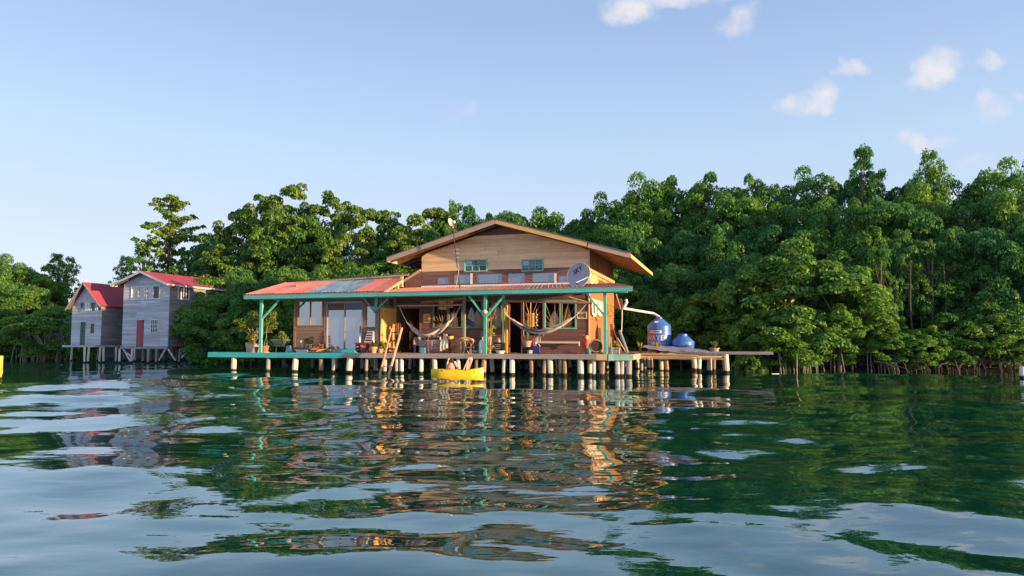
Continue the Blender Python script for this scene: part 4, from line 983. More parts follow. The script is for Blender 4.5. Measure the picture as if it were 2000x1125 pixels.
for sg, e in ((-1, le), (1, re)):
    ex = e.x + (sg * .12 if sg > 0 else 0)
    A = Vector((ex, V0b, RB(ex))); Bq = Vector((ex, V1b, RB(ex))); Cq = Vector((ap.x, V0b, ap.z)); Dq = Vector((ap.x, V1b, ap.z))
    roof_sheets(HB, A, Bq, Cq, Dq, .9, M['crimson_roof'], amp=.014)
    MB().beam(A + Vector((0, -.02, -.07)), Cq + Vector((0, -.02, -.07)), .04, .14).build('barge_board', M['grey_wood'], HB)
    MB().beam(A + Vector((0, 0, -.06)), Bq + Vector((0, 0, -.06)), .03, .12).build('eave_board', M['grey_wood'], HB)
    for k in range(8):
        v = V0b + .3 + k * 1.05; MB().beam((ex, v, RB(ex) - .09), (ap.x, v, ap.z - .09), .06, .08).build('rafter', M['grey_wood_side'], HB)
def house_pile(root, G, px, py, r, m='stilt_white', top=None):
    g = G.floor(px, py); pile(g.x, g.y, r, M[m], top, parent=root)
for px, py in ((233, 709.5), (258, 709.5), (263, 707), (279, 708), (289, 710), (305, 710), (311, 707), (324, 707), (351, 710), (390, 708), (397, 711)): house_pile(HB, GF, px, py, rnd.uniform(.06, .10), rnd.choice(['stilt_white', 'stilt_grey']), zb0 - .15)
for k in range(8):
    pile(x0 + .3 + (k % 4) * (x1 - x0 - .5) / 3, 2.4 + 2.2 * (k // 4), .08, M['stilt_grey'], zb0 - .15, parent=HB)
for (xa, ya, xb, yb) in ((240, 679, 254, 704), (324, 681, 311, 704), (328, 681, 343, 704), (370, 682, 355, 699), (374, 680, 388, 705), (249, 690, 264, 702)):
    a, b = GF.at(xa, ya, .0 if xa < 330 else .9), GF.at(xb, yb, .0 if xa < 330 else .9); MB().beam(a, b, .09, .09).build('brace', M['stilt_white'], HB)
# smaller house
HA = grey_house(GF, 'smaller grey house on stilts with steep crimson roof at the left')
ax0, ax1 = GF.at(140, 640, 0).x, GF.at(198, 640, 0).x; aap = GF.at(163, 551, -.35); az0 = GF.at(170, 674, 0).z
are, ale = GF.at(197, 598, -.35), GF.at(129, 604, -.35)
asl, asr = (aap.z - ale.z) / (aap.x - ale.x), (aap.z - are.z) / (are.x - aap.x)
RA = lambda x: aap.z - (asl * (aap.x - x) if x < aap.x else asr * (x - aap.x))
limA = lambda z: (aap.x - (aap.z - .1 - z) / asl, aap.x + (aap.z - .1 - z) / asr)
ow = [GF.rect(*q, 0) for q in ((157.5, 591, 165, 602), (178, 590, 187, 608), (190, 594, 198, 607), (157, 629, 167, 672), (176.5, 631, 185.5, 652))]
ow[3] = (ow[3][0], ow[3][1], az0, ow[3][3]); ow[2] = (ow[2][0], ax1 - .02, ow[2][2], ow[2][3])
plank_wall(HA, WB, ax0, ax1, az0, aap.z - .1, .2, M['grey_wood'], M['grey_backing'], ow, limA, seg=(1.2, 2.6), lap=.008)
for w in (ow[0], ow[1], ow[2], ow[4]): window(HA, WB, *w, M['grey_wood'], M['dark_glass'], 1, 1, fw=.04, o1=.04)
for q in ((167, 590, 171, 607), (172, 590, 176, 607)):
    r = GF.rect(*q, 0); mb = MB(); strip(mb, WB, (r[0], r[1]) * 2, r[2], r[3], .03, .05, .05); mb.build('shutter', M['white_paint'], HA)
mb = MB(); strip(mb, WB, (ow[3][0], ow[3][1]) * 2, az0, ow[3][3], -.05, -.01, -.01); mb.build('door', M['green_door'], HA)
WAR = lambda s, o, z: (ax1 + o, s, z)
DA = 6.5
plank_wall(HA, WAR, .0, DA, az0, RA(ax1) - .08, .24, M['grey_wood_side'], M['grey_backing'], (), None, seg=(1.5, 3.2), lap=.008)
MB().box(ax0, ax0 + .05, .07, DA, az0, RA(ax0) - .1).build('left_wall', M['grey_wood_side'], HA); MB().box(ax0, ax1 - .07, DA - .05, DA, az0, RA(ax1) - .1).build('back_wall', M['grey_wood_side'], HA)
MB().box(ax0 - .25, ax1 + .05, -.5, DA, az0 - .14, az0 - .01).build('floor_frame', M['grey_wood'], HA)
for sg, e in ((-1, ale), (1, are)):
    A = Vector((e.x, -.4, RA(e.x))); Bq = Vector((e.x, DA + .4, RA(e.x))); Cq = Vector((aap.x, -.4, aap.z)); Dq = Vector((aap.x, DA + .4, aap.z))
    roof_sheets(HA, A, Bq, Cq, Dq, .9, M['crimson_roof'] if sg > 0 else M['dark_zinc'], amp=.014)
    MB().beam(A + Vector((0, -.02, -.06)), Cq + Vector((0, -.02, -.06)), .03, .10).build('barge_board', M['grey_wood_side'], HA)
MB().lathe([(.0, 0), (.05, .02), (.06, .08), (.0, .13)], 8, GF.at(169, 584, -.06)).build('lamp', M['white_paint'], HA)
for px, py in ((140, 706), (164, 709.5), (172.5, 709), (195, 709.5), (201, 709), (226, 709)): house_pile(HA, GF, px, py, .075, 'stilt_white', az0 - .13)
for k in range(4): pile(ax0 + .2 + k % 2 * 2.0, 2.2 + 2.4 * (k // 2), .075, M['stilt_grey'], az0 - .13, parent=HA)

# ================================================================== things on and round the deck
def leafy(root, name, mat, pts, rad, per, L, W, seed, squash=.8):
    nr = np.random.RandomState(seed); co, q = leaves(nr, [np.array(p) for p in pts], rad if isinstance(rad, list) else [rad] * len(pts), per, L, W, squash=squash)
    me = np_mesh(name, co, q); me.materials.append(mat); return link(name, me, root)
def blades(mb, n, h, spread, w, seed, droop=.3, base=.05):
    nr = np.random.RandomState(seed)
    for k in range(n):
        a = nr.uniform(0, 6.28); hh = h * nr.uniform(.6, 1.05); s = spread * nr.uniform(.3, 1); dx, dy = math.cos(a), math.sin(a); tx, ty = -dy * w / 2, dx * w / 2
        p = [(dx * base * .5, dy * base * .5, 0), (dx * s * .5, dy * s * .5, hh * .65), (dx * s, dy * s, hh * (1 - droop * s / max(h, .01)))]
        ws = (.7, 1.0, .08)
        vs = []
        for (x, y, z), f in zip(p, ws): vs += [(x - tx * f, y - ty * f, z), (x + tx * f, y + ty * f, z)]
        mb.add(vs, [(0, 1, 3, 2), (2, 3, 5, 4)])
    return mb
def pot_mb(r0, r1, h): return MB().lathe([(r0, 0), (r1 * .97, h * .86), (r1 * 1.08, h * .87), (r1 * 1.08, h), (r1 * .9, h), (r1 * .86, h * .9), (.01, h * .88)], 18)
def ground_u(px, v, py=688): return HF.at(px, py, v).x
# potted shrub, red pot
t = thing('potted_shrub', 'big leafy shrub in a square cream pot at the left end of the deck', 'potted plant', (ground_u(494, .5), .5, ZD), .15, HF)
MB().hexa([(-.24, -.2, 0), (.2, -.2, 0), (.2, .2, 0), (-.24, .2, 0), (-.29, -.24, .5), (.25, -.24, .42), (.25, .24, .42), (-.29, .24, .5)]).build('pot', M['pot_cream'], t)
nr = np.random.RandomState(4); tips = []
mb = MB()
for k in range(11):
    a = nr.uniform(-2.4, 1.0) if k % 2 else nr.uniform(0, 6.28); ex, ey, ez = (nr.uniform(-.75, 1.1), nr.uniform(-.35, .35), nr.uniform(1.15, 1.95)); mx = (ex * .25, ey * .4, ez * .6)
    mb.tube([(nr.uniform(-.1, .1), nr.uniform(-.1, .1), .4), mx, (ex, ey, ez)], [.022, .016, .007], 5); tips.append((ex, ey, ez)); tips.append((ex * .7 + .03, ey * .8, ez * .86))
mb.build('stem', M['pale_bark'], t, True)
leafy(t, 'foliage', M['leaf_garden'], tips + [(-.5, 0, 1.2), (.1, 0, 1.75), (-.1, 0, 1.9), (.6, 0, 1.5), (-.3, .1, 1.6), (.85, 0, 1.85), (.3, .1, 1.4)], .24, 110, .10, .06, 5)
leafy(t, 'low_foliage', M['leaf_yellow'], [(-.05, -.1, .62), (.12, -.1, .82), (-.2, -.05, .75), (.2, 0, 1.0), (-.55, 0, 1.1), (.05, -.15, .5)], .15, 70, .10, .06, 6)
t = thing('potted_plant', 'thin stemmed plant in an orange red pot at the first verandah post', 'potted plant', (ground_u(517, .35), .38, ZD), 0, HF)
pot_mb(.13, .18, .33).build('pot', M['terracotta'], t, True); MB().lathe([(.2, 0), (.23, .03), (.0, .035)], 16).xf(Matrix.Translation((0, 0, .0))).build('saucer', M['white_paint'], t, True)
MB().tube([(-.08, 0, .3), (-.02, 0, .6), (.06, 0, .75), (.05, 0, 1.05), (.1, .02, 1.4)], [.014, .014, .014, .012, .008], 6).tube([(.12, 0, .3), (.1, 0, .55), (.05, 0, .72)], .012, 5).tube([(.02, .05, .3), (.05, .02, .55), (.12, 0, .6)], .01, 5).build('stem', M['pale_bark'], t, True)
leafy(t, 'foliage', M['leaf_garden'], [(.1, 0, 1.45), (.3, 0, 1.55), (.4, .05, 1.75), (.0, .05, 1.6), (.55, 0, 1.4)], .15, 60, .09, .055, 8)
# wheelbarrow with plants
t = thing('wheelbarrow', 'dark green wheelbarrow standing on end of the deck full of plants', 'wheelbarrow', (ground_u(548, .9), .9, ZD), .1, HF)
MB().hexa([(-.19, -.25, .3), (.19, -.25, .3), (.19, .3, .3), (-.19, .3, .3), (-.36, -.36, .62), (.36, -.36, .62), (.36, .42, .62), (-.36, .42, .62)]).build('tray', M['barrow_green'], t)
mb = MB(); wf = lambda s, o, z: (s, -.37 - o, z)
for a, b in (((-.37, -.37, .63), (.37, -.37, .63)), ((-.37, .43, .63), (.37, .43, .63)), ((-.37, -.37, .63), (-.37, .43, .63)), ((.37, -.37, .63), (.37, .43, .63))): mb.tube([a, b], .016, 6)
mb.build('rim', M['zinc'], t)
for s in (-1, 1):
    MB().tube([(s * .22, -.1, 0), (s * .2, -.05, .3)], .018, 6).tube([(s * .3, -.2, .3), (s * .42, -.75, .72)], .02, 6).build('leg', M['dark_metal'], t)
MB().tube([(-.05, .3, .17), (.05, .3, .17)], .165, 18).build('wheel', M['black'], t)
leafy(t, 'foliage', M['leaf_garden'], [(-.25, 0, .72), (0, -.1, .74), (.25, 0, .72), (-.1, .2, .95), (.1, .1, .85)], .16, 70, .09, .05, 9)
one('cloth_bag', MB().hexa([(-.2, -.12, 0), (.22, -.14, 0), (.2, .12, 0), (-.18, .14, 0), (-.16, -.05, .3), (.04, -.07, .36), (.03, .05, .36), (-.15, .06, .3)]), M['bag_blue'], 'pale blue cloth bag slumped beside the wheelbarrow', 'bag', (ground_u(566, .8), .8, ZD), 0, HF)
# clutter by the annex wall
t = thing('plant_stand', 'low stand of small pots and jars under the annex window', 'plant stand', (ground_u(598, .75), .8, ZD), 0, HF)
MB().box(-.34, .34, -.16, .16, .22, .26).build('shelf', M['annex_wood'], t)
for s in (-1, 1):
    for q in (-1, 1): MB().box(s * .3 - .02, s * .3 + .02, q * .13 - .02, q * .13 + .02, 0, .22).build('leg', M['annex_wood'], t)
for k, (x, c, h) in enumerate(((-.25, 'pot_cream', .2), (-.02, 'clay_tan', .17), (.2, 'cream_board', .14))): pot_mb(.055, .075, h).xf(Matrix.Translation((x, 0, .26))).build('jar', M[c], t, True)
MB().lathe([(.05, 0), (.08, .06), (.08, .13), (.02, .16), (.0, .16)], 10, (-.3, -.02, .46)).build('globe', M['white_paint'], t, True)
leafy(t, 'foliage', M['leaf_pale'], [(0, 0, .55), (.15, 0, .6), (.28, 0, .55), (-.1, .02, .6)], .12, 50, .08, .04, 12)
one('blue_tray', MB().box(-.3, .3, -.16, .16, 0, .13).box(-.32, .32, -.18, -.165, .1, .15), M['bag_blue'], 'shallow grey blue tray in front of the plant stand', 'tray', (ground_u(592, .35), .36, ZD), .05, HF)
t = thing('leaning_chair', 'brown wooden chair leaning at the annex wall beside the plant stand', 'chair', (ground_u(623, .85), .85, ZD), -.3, HF)
MB().box(-.22, .22, -.2, .2, .36, .4).build('seat', M['brown_board'], t)
for x in (-.2, .2):
    for y in (-.18, .18): MB().box(x - .02, x + .02, y - .02, y + .02, 0, .36 if y < 0 else .85).build('leg', M['brown_board'], t)
for k in range(3): MB().box(-.18, .18, .165, .195, .5 + k * .13, .58 + k * .13).build('back_slat', M['annex_wood'], t)
one('clay_slab', MB().hexa([(-.28, -.2, 0), (.3, -.18, 0), (.26, .2, 0), (-.25, .2, 0), (-.24, -.15, .1), (.26, -.14, .16), (.2, .16, .2), (-.2, .16, .12)]), M['red_board'], 'orange brown box lid lying on the plank pile', 'lid', (ground_u(618, .4), .5, ZD + .13), .2, HF)
t = thing('plank_pile', 'loose heap of yellow offcut planks at the turquoise deck edge', 'plank pile', (ground_u(622, .3), .38, ZD), 0, HF)
for k in range(17):
    x, y, z = rnd.uniform(-.75, .75), rnd.uniform(-.22, .28), .02 + .012 * k * rnd.uniform(.3, 1); L_ = rnd.uniform(.35, .75); a = rnd.uniform(-.45, .45); dz = rnd.uniform(-.04, .08)
    MB().beam((x - L_ * math.cos(a) / 2, y - L_ * math.sin(a) / 2, z + .01), (x + L_ * math.cos(a) / 2, y + L_ * math.sin(a) / 2, z + abs(dz) + .01), .09, .025).build('plank', M['plank_yellow'], t)
one('upturned_boat', MB().hexa([(-.62, -.28, 0), (.62, -.28, 0), (.62, .28, 0), (-.62, .28, 0), (-.5, -.2, .17), (.5, -.2, .17), (.5, .2, .17), (-.5, .2, .17)]).box(-.66, .66, -.31, .31, .0, .03), M['teal_deck'], 'small turquoise tub turned upside down before the sliding door', 'tub', (ground_u(677, .5), .5, ZD), 0, HF)
t = thing('red_cabinet', 'low dark red metal cabinet on short legs by the sliding door', 'cabinet', (ground_u(707, .5), .55, ZD), 0, HF)
MB().box(-.27, .27, -.2, .2, .14, .44).build('body', M['red_paint'], t); MB().box(-.31, .31, -.23, .23, .44, .50).build('top', M['red_paint'], t)
for x in (-.24, .24):
    for y in (-.16, .16): MB().box(x - .02, x + .02, y - .02, y + .02, 0, .14).build('leg', M['dark_metal'], t)
for k in range(2): MB().box(-.25 + k * .26, -.02 + k * .26, -.215, -.2, .17, .4).build('door', M['black' if k == 0 else 'red_paint'], t)
for k, (x, z, w) in enumerate(((-.16, .3, .07), (.06, .34, .05), (.15, .29, .06))): MB().box(x - w, x + w, -.225, -.217, z - .018, z + .018).build('sticker', M['paper'], t)
one('bottle', MB().lathe([(.045, 0), (.05, .16), (.02, .24), (.02, .3), (.0, .3)], 10), M['white_pvc'], 'white bottle standing on the low red cabinet', 'bottle', (ground_u(701, .5), .55, ZD + .5), 0, HF, smooth=True)
t = thing('printed_sack', 'grey printed sack leaning at the small annex window', 'sack', (ground_u(721, 1.0), 1.0, ZD), 0, HF)
MB().hexa([(-.24, -.1, .5), (.22, -.1, .5), (.24, .08, .5), (-.22, .08, .5), (-.12, .02, 1.06), (.22, .02, 1.06), (.2, .1, 1.06), (-.1, .1, 1.06)]).build('sack', M['paper'], t)
MB().box(-.2, .22, -.08, .08, .0, .5).build('box', M['brown_board'], t)
for k in range(4): MB().hexa([(-.16, -.1 + k * .028, .58 + k * .12), (.18, -.1 + k * .028, .58 + k * .12), (.18, -.07 + k * .028, .58 + k * .12), (-.16, -.07 + k * .028, .58 + k * .12), (-.14, -.085 + k * .028, .64 + k * .12), (.17, -.085 + k * .028, .64 + k * .12), (.17, -.06 + k * .028, .64 + k * .12), (-.14, -.06 + k * .028, .64 + k * .12)]).build('print', M['dark_metal'], t)
t = thing('potted_aloe', 'spiky pale plant in a wide rimmed tan pot by the annex corner', 'potted plant', (ground_u(730, .4), .4, ZD), 0, HF)
pot_mb(.13, .19, .30).build('pot', M['clay_tan'], t, True); blades(MB(), 26, .42, .36, .05, 14).xf(Matrix.Translation((0, 0, .27))).build('leaves', M['leaf_pale'], t)
t = thing('potted_fern', 'bushy green plant in a small clay pot left of the ladder', 'potted plant', (ground_u(742.5, .42), .45, ZD), 0, HF)
pot_mb(.09, .13, .2).build('pot', M['clay_tan'], t, True); leafy(t, 'foliage', M['leaf_garden'], [(0, 0, .3), (.12, 0, .36), (-.12, 0, .34), (0, .08, .42)], .12, 70, .09, .035, 15)
t = thing('small_table', 'little bare wooden table behind the boat ladder', 'table', (ground_u(762, .85), .95, ZD), 0, HF)
MB().box(-.26, .26, -.2, .2, .26, .3).build('top', M['tan_edge'], t)
for x in (-.22, .22):
    for y in (-.16, .16): MB().box(x - .025, x + .025, y - .025, y + .025, 0, .26).build('leg', M['pole_wood'], t)
# woven screen
t = thing('bamboo_screen', 'golden woven bamboo screen hanging beside the dark doorway', 'screen', (UA + .08, 2.05, ZD), 0, HF)
MB().box(-.012, .0, -.85, .82, .05, 2.22).build('matting', M['bamboo'], t)
for k in range(17): MB().tube([(.012, -.84 + k * .103, .04), (.014, -.84 + k * .103 + rnd.uniform(-.01, .01), 1.1), (.012, -.84 + k * .103, 2.23)], .016, 6).build('cane', M['bamboo'], t)
for k in range(22): MB().box(.018, .034, -.86, .83, .08 + k * .1, .108 + k * .1).build('slat', M['bamboo'], t)
# ladder
t = thing('boat_ladder', 'rough pole ladder leaning on the deck edge down into the water', 'ladder', (0, 0, 0), 0, HF)
LV = -.28
la, lb = HF.at(765, 642, LV + .1), HF.at(741, 735, LV - .5); ra, rb = HF.at(785, 640, LV + .1), HF.at(758, 737, LV - .5)
lb = lb + (lb - la) * .25; rb = rb + (rb - ra) * .25
MB().tube([la, la.lerp(lb, .5), lb], [.045, .05, .055], 8).build('rail', M['driftwood'], t, True); MB().tube([ra, ra.lerp(rb, .5), rb], [.058, .06, .064], 8).build('rail', M['driftwood'], t, True)
for f in (.07, .21, .35, .49, .63, .78): MB().tube([la.lerp(lb, f), ra.lerp(rb, f)], .024, 6).build('rung', M['dark_metal'] if f < .4 else M['driftwood'], t)
# hammocks
def hammock(label, a, b, lowz, w, m1, m2, slack):
    a, b = Vector(a), Vector(b); t = thing('hammock', label, 'hammock', a, 0, None); t.location = HF.m @ a; t.rotation_euler = (0, 0, HF.a)
    a0, b0 = Vector((0, 0, 0)), b - a; L_ = b0.x; n = 22
    def cur(s): return Vector((L_ * s, 0, b0.z * s - (slack) * 4 * s * (1 - s) * (1 + .25 * (0.5 - s))))
    s0, s1 = .14, .86
    nb = 4; k_ = 5
    for bi in range(nb):
        mb = MB()
        for i in range(n + 1):
            s = s0 + (s1 - s0) * i / n; c = cur(s); wd = w * math.sin(math.pi * min(1, max(0, (s - s0) / (s1 - s0)))) ** .45 + .03
            for j in range(k_):
                q = -1 + 2 * (bi + j / (k_ - 1)) / nb; mb.v.append((c.x, c.y + q * wd, c.z + .20 * wd / w * (q * q) + .02 * math.sin(q * 9)))
        for i in range(n):
            for j in range(k_ - 1): p = i * k_ + j; mb.f.append((p, p + 1, p + k_ + 1, p + k_))
        mb.build('cloth_band', M[m1 if bi % 2 == 0 else m2], t, True)
    for q in range(7):
        y = (q - 3) / 3 * .04
        MB().tube([(0, 0, 0), cur(s0 * .5) + Vector((0, y * .5, 0)), cur(s0 + .02) + Vector((0, y, .0))], .011, 4).tube([(b0.x, 0, b0.z), cur(1 - (1 - s1) * .5) + Vector((0, y * .5, 0)), cur(s1 - .02) + Vector((0, y, 0))], .011, 4).build('cord', M['rope_white'], t)
hammock('cream striped hammock slung before the dark doorway', HF.at(780, 599, 1.7), HF.at(899, 598, 1.7), 0, .26, 'rope_white', 'hammock_stripe', 1.55)
hammock('dark blue striped hammock slung under the right hand pole', HF.at(972, 590, 1.7), HF.at(1147, 592, 1.7), 0, .26, 'hammock_blue', 'hammock_stripe', 1.45)
# behind the first hammock: chair, crate, table
t = thing('garden_chair', 'grey plastic chair in the dark doorway behind the hammock', 'chair', (ground_u(815, 1.9), 2.0, ZD), .6, HF)
MB().box(-.2, .2, -.2, .2, .36, .41).build('seat', M['zinc'], t); MB().hexa([(-.2, .17, .41), (.2, .17, .41), (.2, .21, .41), (-.2, .21, .41), (-.17, .28, .78), (.17, .28, .78), (.17, .31, .78), (-.17, .31, .78)]).build('backrest', M['zinc'], t)
for x in (-.17, .17):
    for y in (-.17, .17): MB().box(x - .02, x + .02, y - .02, y + .02, 0, .36).build('leg', M['zinc'], t)
one('bottle_crate', MB().box(-.11, .11, -.1, .1, 0, .26).box(-.12, .12, -.11, .11, .1, .13).box(-.12, .12, -.11, .11, .2, .23), M['aqua_plastic'], 'small aqua plastic crate beside the cloth covered table', 'crate', (ground_u(827, .6), .6, ZD), 0, HF)
t = thing('covered_table', 'table under a mottled woven cloth below the cream hammock', 'table', (ground_u(852, 1.2), 1.2, ZD), 0, HF)
MB().box(-.62, .62, -.4, .4, .58, .62).build('top', M['brown_board'], t)
for x in (-.56, .56):
    for y in (-.34, .34): MB().box(x - .03, x + .03, y - .03, y + .03, 0, .58).build('leg', M['red_paint'], t)
tc_ = thing('woven_cloth', 'mottled pink and brown woven cloth draped over the table front', 'cloth', (ground_u(852, 1.2), 1.2, ZD + .62), 0, HF)
mb = MB(); cn = 26
for i in range(cn + 1):
    x = -.68 + 1.36 * i / cn
    for (y, z) in ((.42, .012), (-.42, .014), (-.45, -.04), (-.46 - .02 * math.sin(i * 1.7), -.28), (-.45 - .025 * math.sin(i * 1.7), -.46 - .03 * math.sin(i * .8))): mb.v.append((x, y, z))
for i in range(cn):
    for j in range(4): p = i * 5 + j; mb.f.append((p, p + 1, p + 6, p + 5))
mb.build('cloth', M['woven'], tc_, True)
mb = MB()
for i in range(9):
    x = .40 + .05 * i
    for (y, z) in ((-.2, .03), (-.47, .02), (-.53 - .03 * math.sin(i * 2.1), -.25), (-.52 - .04 * math.sin(i * 2.1), -.52 + .02 * i)): mb.v.append((x, y, z))
for i in range(8):
    for j in range(3): p = i * 4 + j; mb.f.append((p, p + 1, p + 5, p + 4))
mb.build('fringe', M['cream_cloth'], tc_, True)
def on_table(name, mb, mat, label, cat, px, dy=0.0, z=.64, rot=0): return one(name, mb, mat, label, cat, (ground_u(px, 1.2), 1.2 + dy, ZD + z), rot, HF, smooth=True)
on_table('wash_bowl', MB().lathe([(.1, 0), (.19, .09), (.21, .1), (.19, .085), (.1, .02), (.0, .02)], 18).xf(Matrix.Rotation(R(-18), 4, 'X')), M['zinc'], 'metal wash bowl tilted on the cloth covered table', 'bowl', 846, .1, .70)
on_table('cooking_pot', MB().lathe([(.09, 0), (.1, .12), (.11, .125), (.0, .13)], 16), M['dark_metal'], 'small dark cooking pot at the left of the covered table', 'pot', 835, .0)
on_table('glass_jar', MB().lathe([(.045, 0), (.045, .1), (.03, .12), (.03, .14), (.0, .14)], 10), M['cream_board'], 'squat cream jar on the covered table left of the carton', 'jar', 861, -.1)
on_table('tall_bottle', MB().lathe([(.035, 0), (.035, .16), (.012, .22), (.012, .28), (.0, .28)], 10), M['white_pvc'], 'tall white bottle on the covered table', 'bottle', 867, .0)
on_table('milk_carton', MB().hexa([(-.05, -.05, 0), (.05, -.05, 0), (.05, .05, 0), (-.05, .05, 0), (-.05, -.05, .2), (.05, -.05, .2), (.05, .05, .2), (-.05, .05, .2)]).hexa([(-.05, -.05, .2), (.05, -.05, .2), (.05, .05, .2), (-.05, .05, .2), (-.05, -.008, .26), (.05, -.008, .26), (.05, .008, .26), (-.05, .008, .26)]), M['pot_cream'], 'cream carton on the covered table', 'carton', 872, -.05)
on_table('basket', MB().lathe([(.1, 0), (.15, .16), (.16, .165), (.14, .15), (.09, .02), (.0, .02)], 14), M['bamboo'], 'straw basket at the right end of the covered table', 'basket', 880, .0)
# driftwood work table with stools
t = thing('driftwood_table', 'rough driftwood table with thin crossed legs right of the covered table', 'table', (ground_u(908, 1.1), 1.1, ZD), 0, HF)
MB().hexa([(-.36, -.26, .56), (.42, -.24, .56), (.4, .26, .56), (-.34, .26, .56), (-.38, -.28, .61), (.44, -.26, .6), (.42, .28, .6), (-.36, .28, .61)]).build('top', M['driftwood'], t)
for a, b in (((-.32, -.2, 0), (-.12, -.2, .56)), ((-.1, -.2, 0), (-.3, -.18, .56)), ((.06, -.22, 0), (.0, -.2, .56)), ((.36, -.2, 0), (.38, -.2, .56)), ((-.3, .2, 0), (-.28, .2, .56)), ((.36, .2, 0), (.36, .2, .56))): MB().tube([a, b], .024, 6).build('leg', M['driftwood'], t)
t = thing('folding_chair', 'small tan folding chair leaning under the driftwood table', 'chair', (ground_u(915, .7), .72, ZD), -.35, HF)
MB().hexa([(-.17, -.12, .27), (.17, -.12, .27), (.17, .16, .27), (-.17, .16, .27), (-.17, -.12, .3), (.17, -.12, .3), (.17, .16, .3), (-.17, .16, .3)]).build('seat', M['tan_edge'], t)
for x in (-.16, .16): MB().tube([(x, -.2, 0), (x, .18, .62)], .018, 6).tube([(x, .2, 0), (x, -.1, .3)], .018, 6).build('frame', M['tan_edge'], t)
MB().box(-.16, .16, .13, .155, .44, .6).build('backrest', M['red_board'], t)
one('burl', MB().lathe([(.30, 0), (.31, .03), (.17, .09), (.06, .13), (.0, .135)], 9, (0, 0, 0)), M['driftwood'], 'flat mound of pale driftwood lying on the rough table', 'driftwood', (ground_u(903, 1.05), 1.0, ZD + .612), .4, HF)
one('wood_block', MB().beam((-.18, 0, .12), (.16, 0, .03), .16, .07), M['tan_edge'], 'short thick offcut leaning on the driftwood mound', 'wood block', (ground_u(917, 1.1), 1.1, ZD + .61), -.1, HF)
one('wood_bowl', MB().lathe([(.09, 0), (.17, .1), (.15, .13), (.05, .15), (.0, .15)], 10), M['driftwood'], 'round brown wooden bowl on the deck right of the driftwood table', 'bowl', (ground_u(929, .6), .6, ZD), 0, HF, smooth=True)
# things by the middle post
t = thing('gas_bottle', 'white gas bottle wrapped in pale cloth left of the middle post', 'gas bottle', (ground_u(942, .55), .55, ZD), 0, HF)
MB().lathe([(.13, 0), (.16, .05), (.16, .5), (.1, .62), (.0, .64)], 16).build('body', M['white_paint'], t, True); MB().lathe([(.035, .62), (.035, .72), (.06, .73), (.06, .76), (.0, .77)], 10).build('valve', M['zinc'], t, True)
MB().tube([(-.02, 0, .74), (-.03, -.05, .95), (.0, -.05, 1.02)], .015, 6).build('tap', M['zinc'], t)
t = thing('dried_plant', 'dried yellow flower stalks tied to the middle verandah post', 'dried plant', (ground_u(957, .4), .35, ZD), 0, HF)
mb = MB()
for k in range(9): mb.tube([(rnd.uniform(-.05, .05), 0, 0), (rnd.uniform(-.08, .1), rnd.uniform(-.05, .05), .7), (rnd.uniform(-.14, .16), rnd.uniform(-.08, .08), rnd.uniform(1.0, 1.75))], [.015, .012, .006], 5)
mb.build('stalk', M['tan_edge'], t)
leafy(t, 'foliage', M['leaf_yellow'], [(-.05, -.02, .2), (.1, 0, .3), (0, 0, 1.0), (.13, 0, .85), (.16, -.02, 1.15), (-.05, 0, 1.5)], .13, 42, .11, .045, 22)
one('post_shell', MB().lathe([(.03, 0), (.11, .05), (.13, .12), (.07, .2), (.0, .22)], 12), M['cream_board'], 'white shell lamp fixed on the middle verandah post', 'lamp', (HF.at(948, 612, .02).x, -.06, HF.at(948, 614, .02).z), 0, HF, smooth=True)
t = thing('stove', 'black iron stove between the middle post and the yellow post', 'stove', (ground_u(973, 1.2), 1.3, ZD), 0, HF)
MB().box(-.19, .19, -.16, .16, .12, .48).build('body', M['black'], t); MB().box(-.22, .22, -.19, .19, .48, .51).build('top', M['dark_metal'], t)
for k in range(3): MB().box(-.14, .14, -.175, -.16, .2 + k * .09, .24 + k * .09).build('grate_bar', M['zinc'], t)
for x in (-.16, .16): MB().box(x - .02, x + .02, -.12, .12, 0, .12).build('leg', M['dark_metal'], t)
one('kettle', MB().lathe([(.06, 0), (.09, .06), (.05, .13), (.02, .15), (.02, .18), (.0, .18)], 12).tube([(-.06, 0, .12), (-.05, 0, .22), (.05, 0, .22), (.06, 0, .12)], .008, 5), M['cream_board'], 'pale kettle on the black iron stove', 'kettle', (ground_u(973, 1.2), 1.28, ZD + .51), 0, HF, smooth=True)
one('white_basin', MB().lathe([(.15, 0), (.22, .13), (.24, .14), (.21, .12), (.14, .02), (.0, .02)], 18), M['white_paint'], 'white basin on the deck before the black stove', 'basin', (ground_u(977, .5), .5, ZD), 0, HF, smooth=True)
# plant on a stand, cooler, box
t = thing('snake_plant', 'tall snake plant in a pink pot on a dark stand by the door', 'potted plant', (ground_u(1030, 1.6), 1.6, ZD), 0, HF)
MB().box(-.2, .2, -.16, .16, 0, .30).build('stand', M['black'], t); pot_mb(.16, .2, .28).xf(Matrix.Translation((0, 0, .30))).build('pot', M['pot_pink'], t, True)
blades(MB(), 15, .72, .2, .07, 31, droop=.05).xf(Matrix.Translation((0, 0, .55))).build('leaves', M['leaf_pale'], t)
t = thing('blue_cooler', 'blue cooler box standing below the white shelf rail', 'cooler', (ground_u(1047, .8), .85, ZD), 0, HF)
MB().box(-.15, .15, -.14, .14, 0, .3).build('body', M['blue_plastic'], t); MB().box(-.16, .16, -.15, .15, .305, .35).build('lid', M['blue_plastic'], t); MB().tube([(.17, -.05, .05), (.175, -.05, .36), (.12, -.05, .44)], .02, 6).build('hose', M['white_pvc'], t)
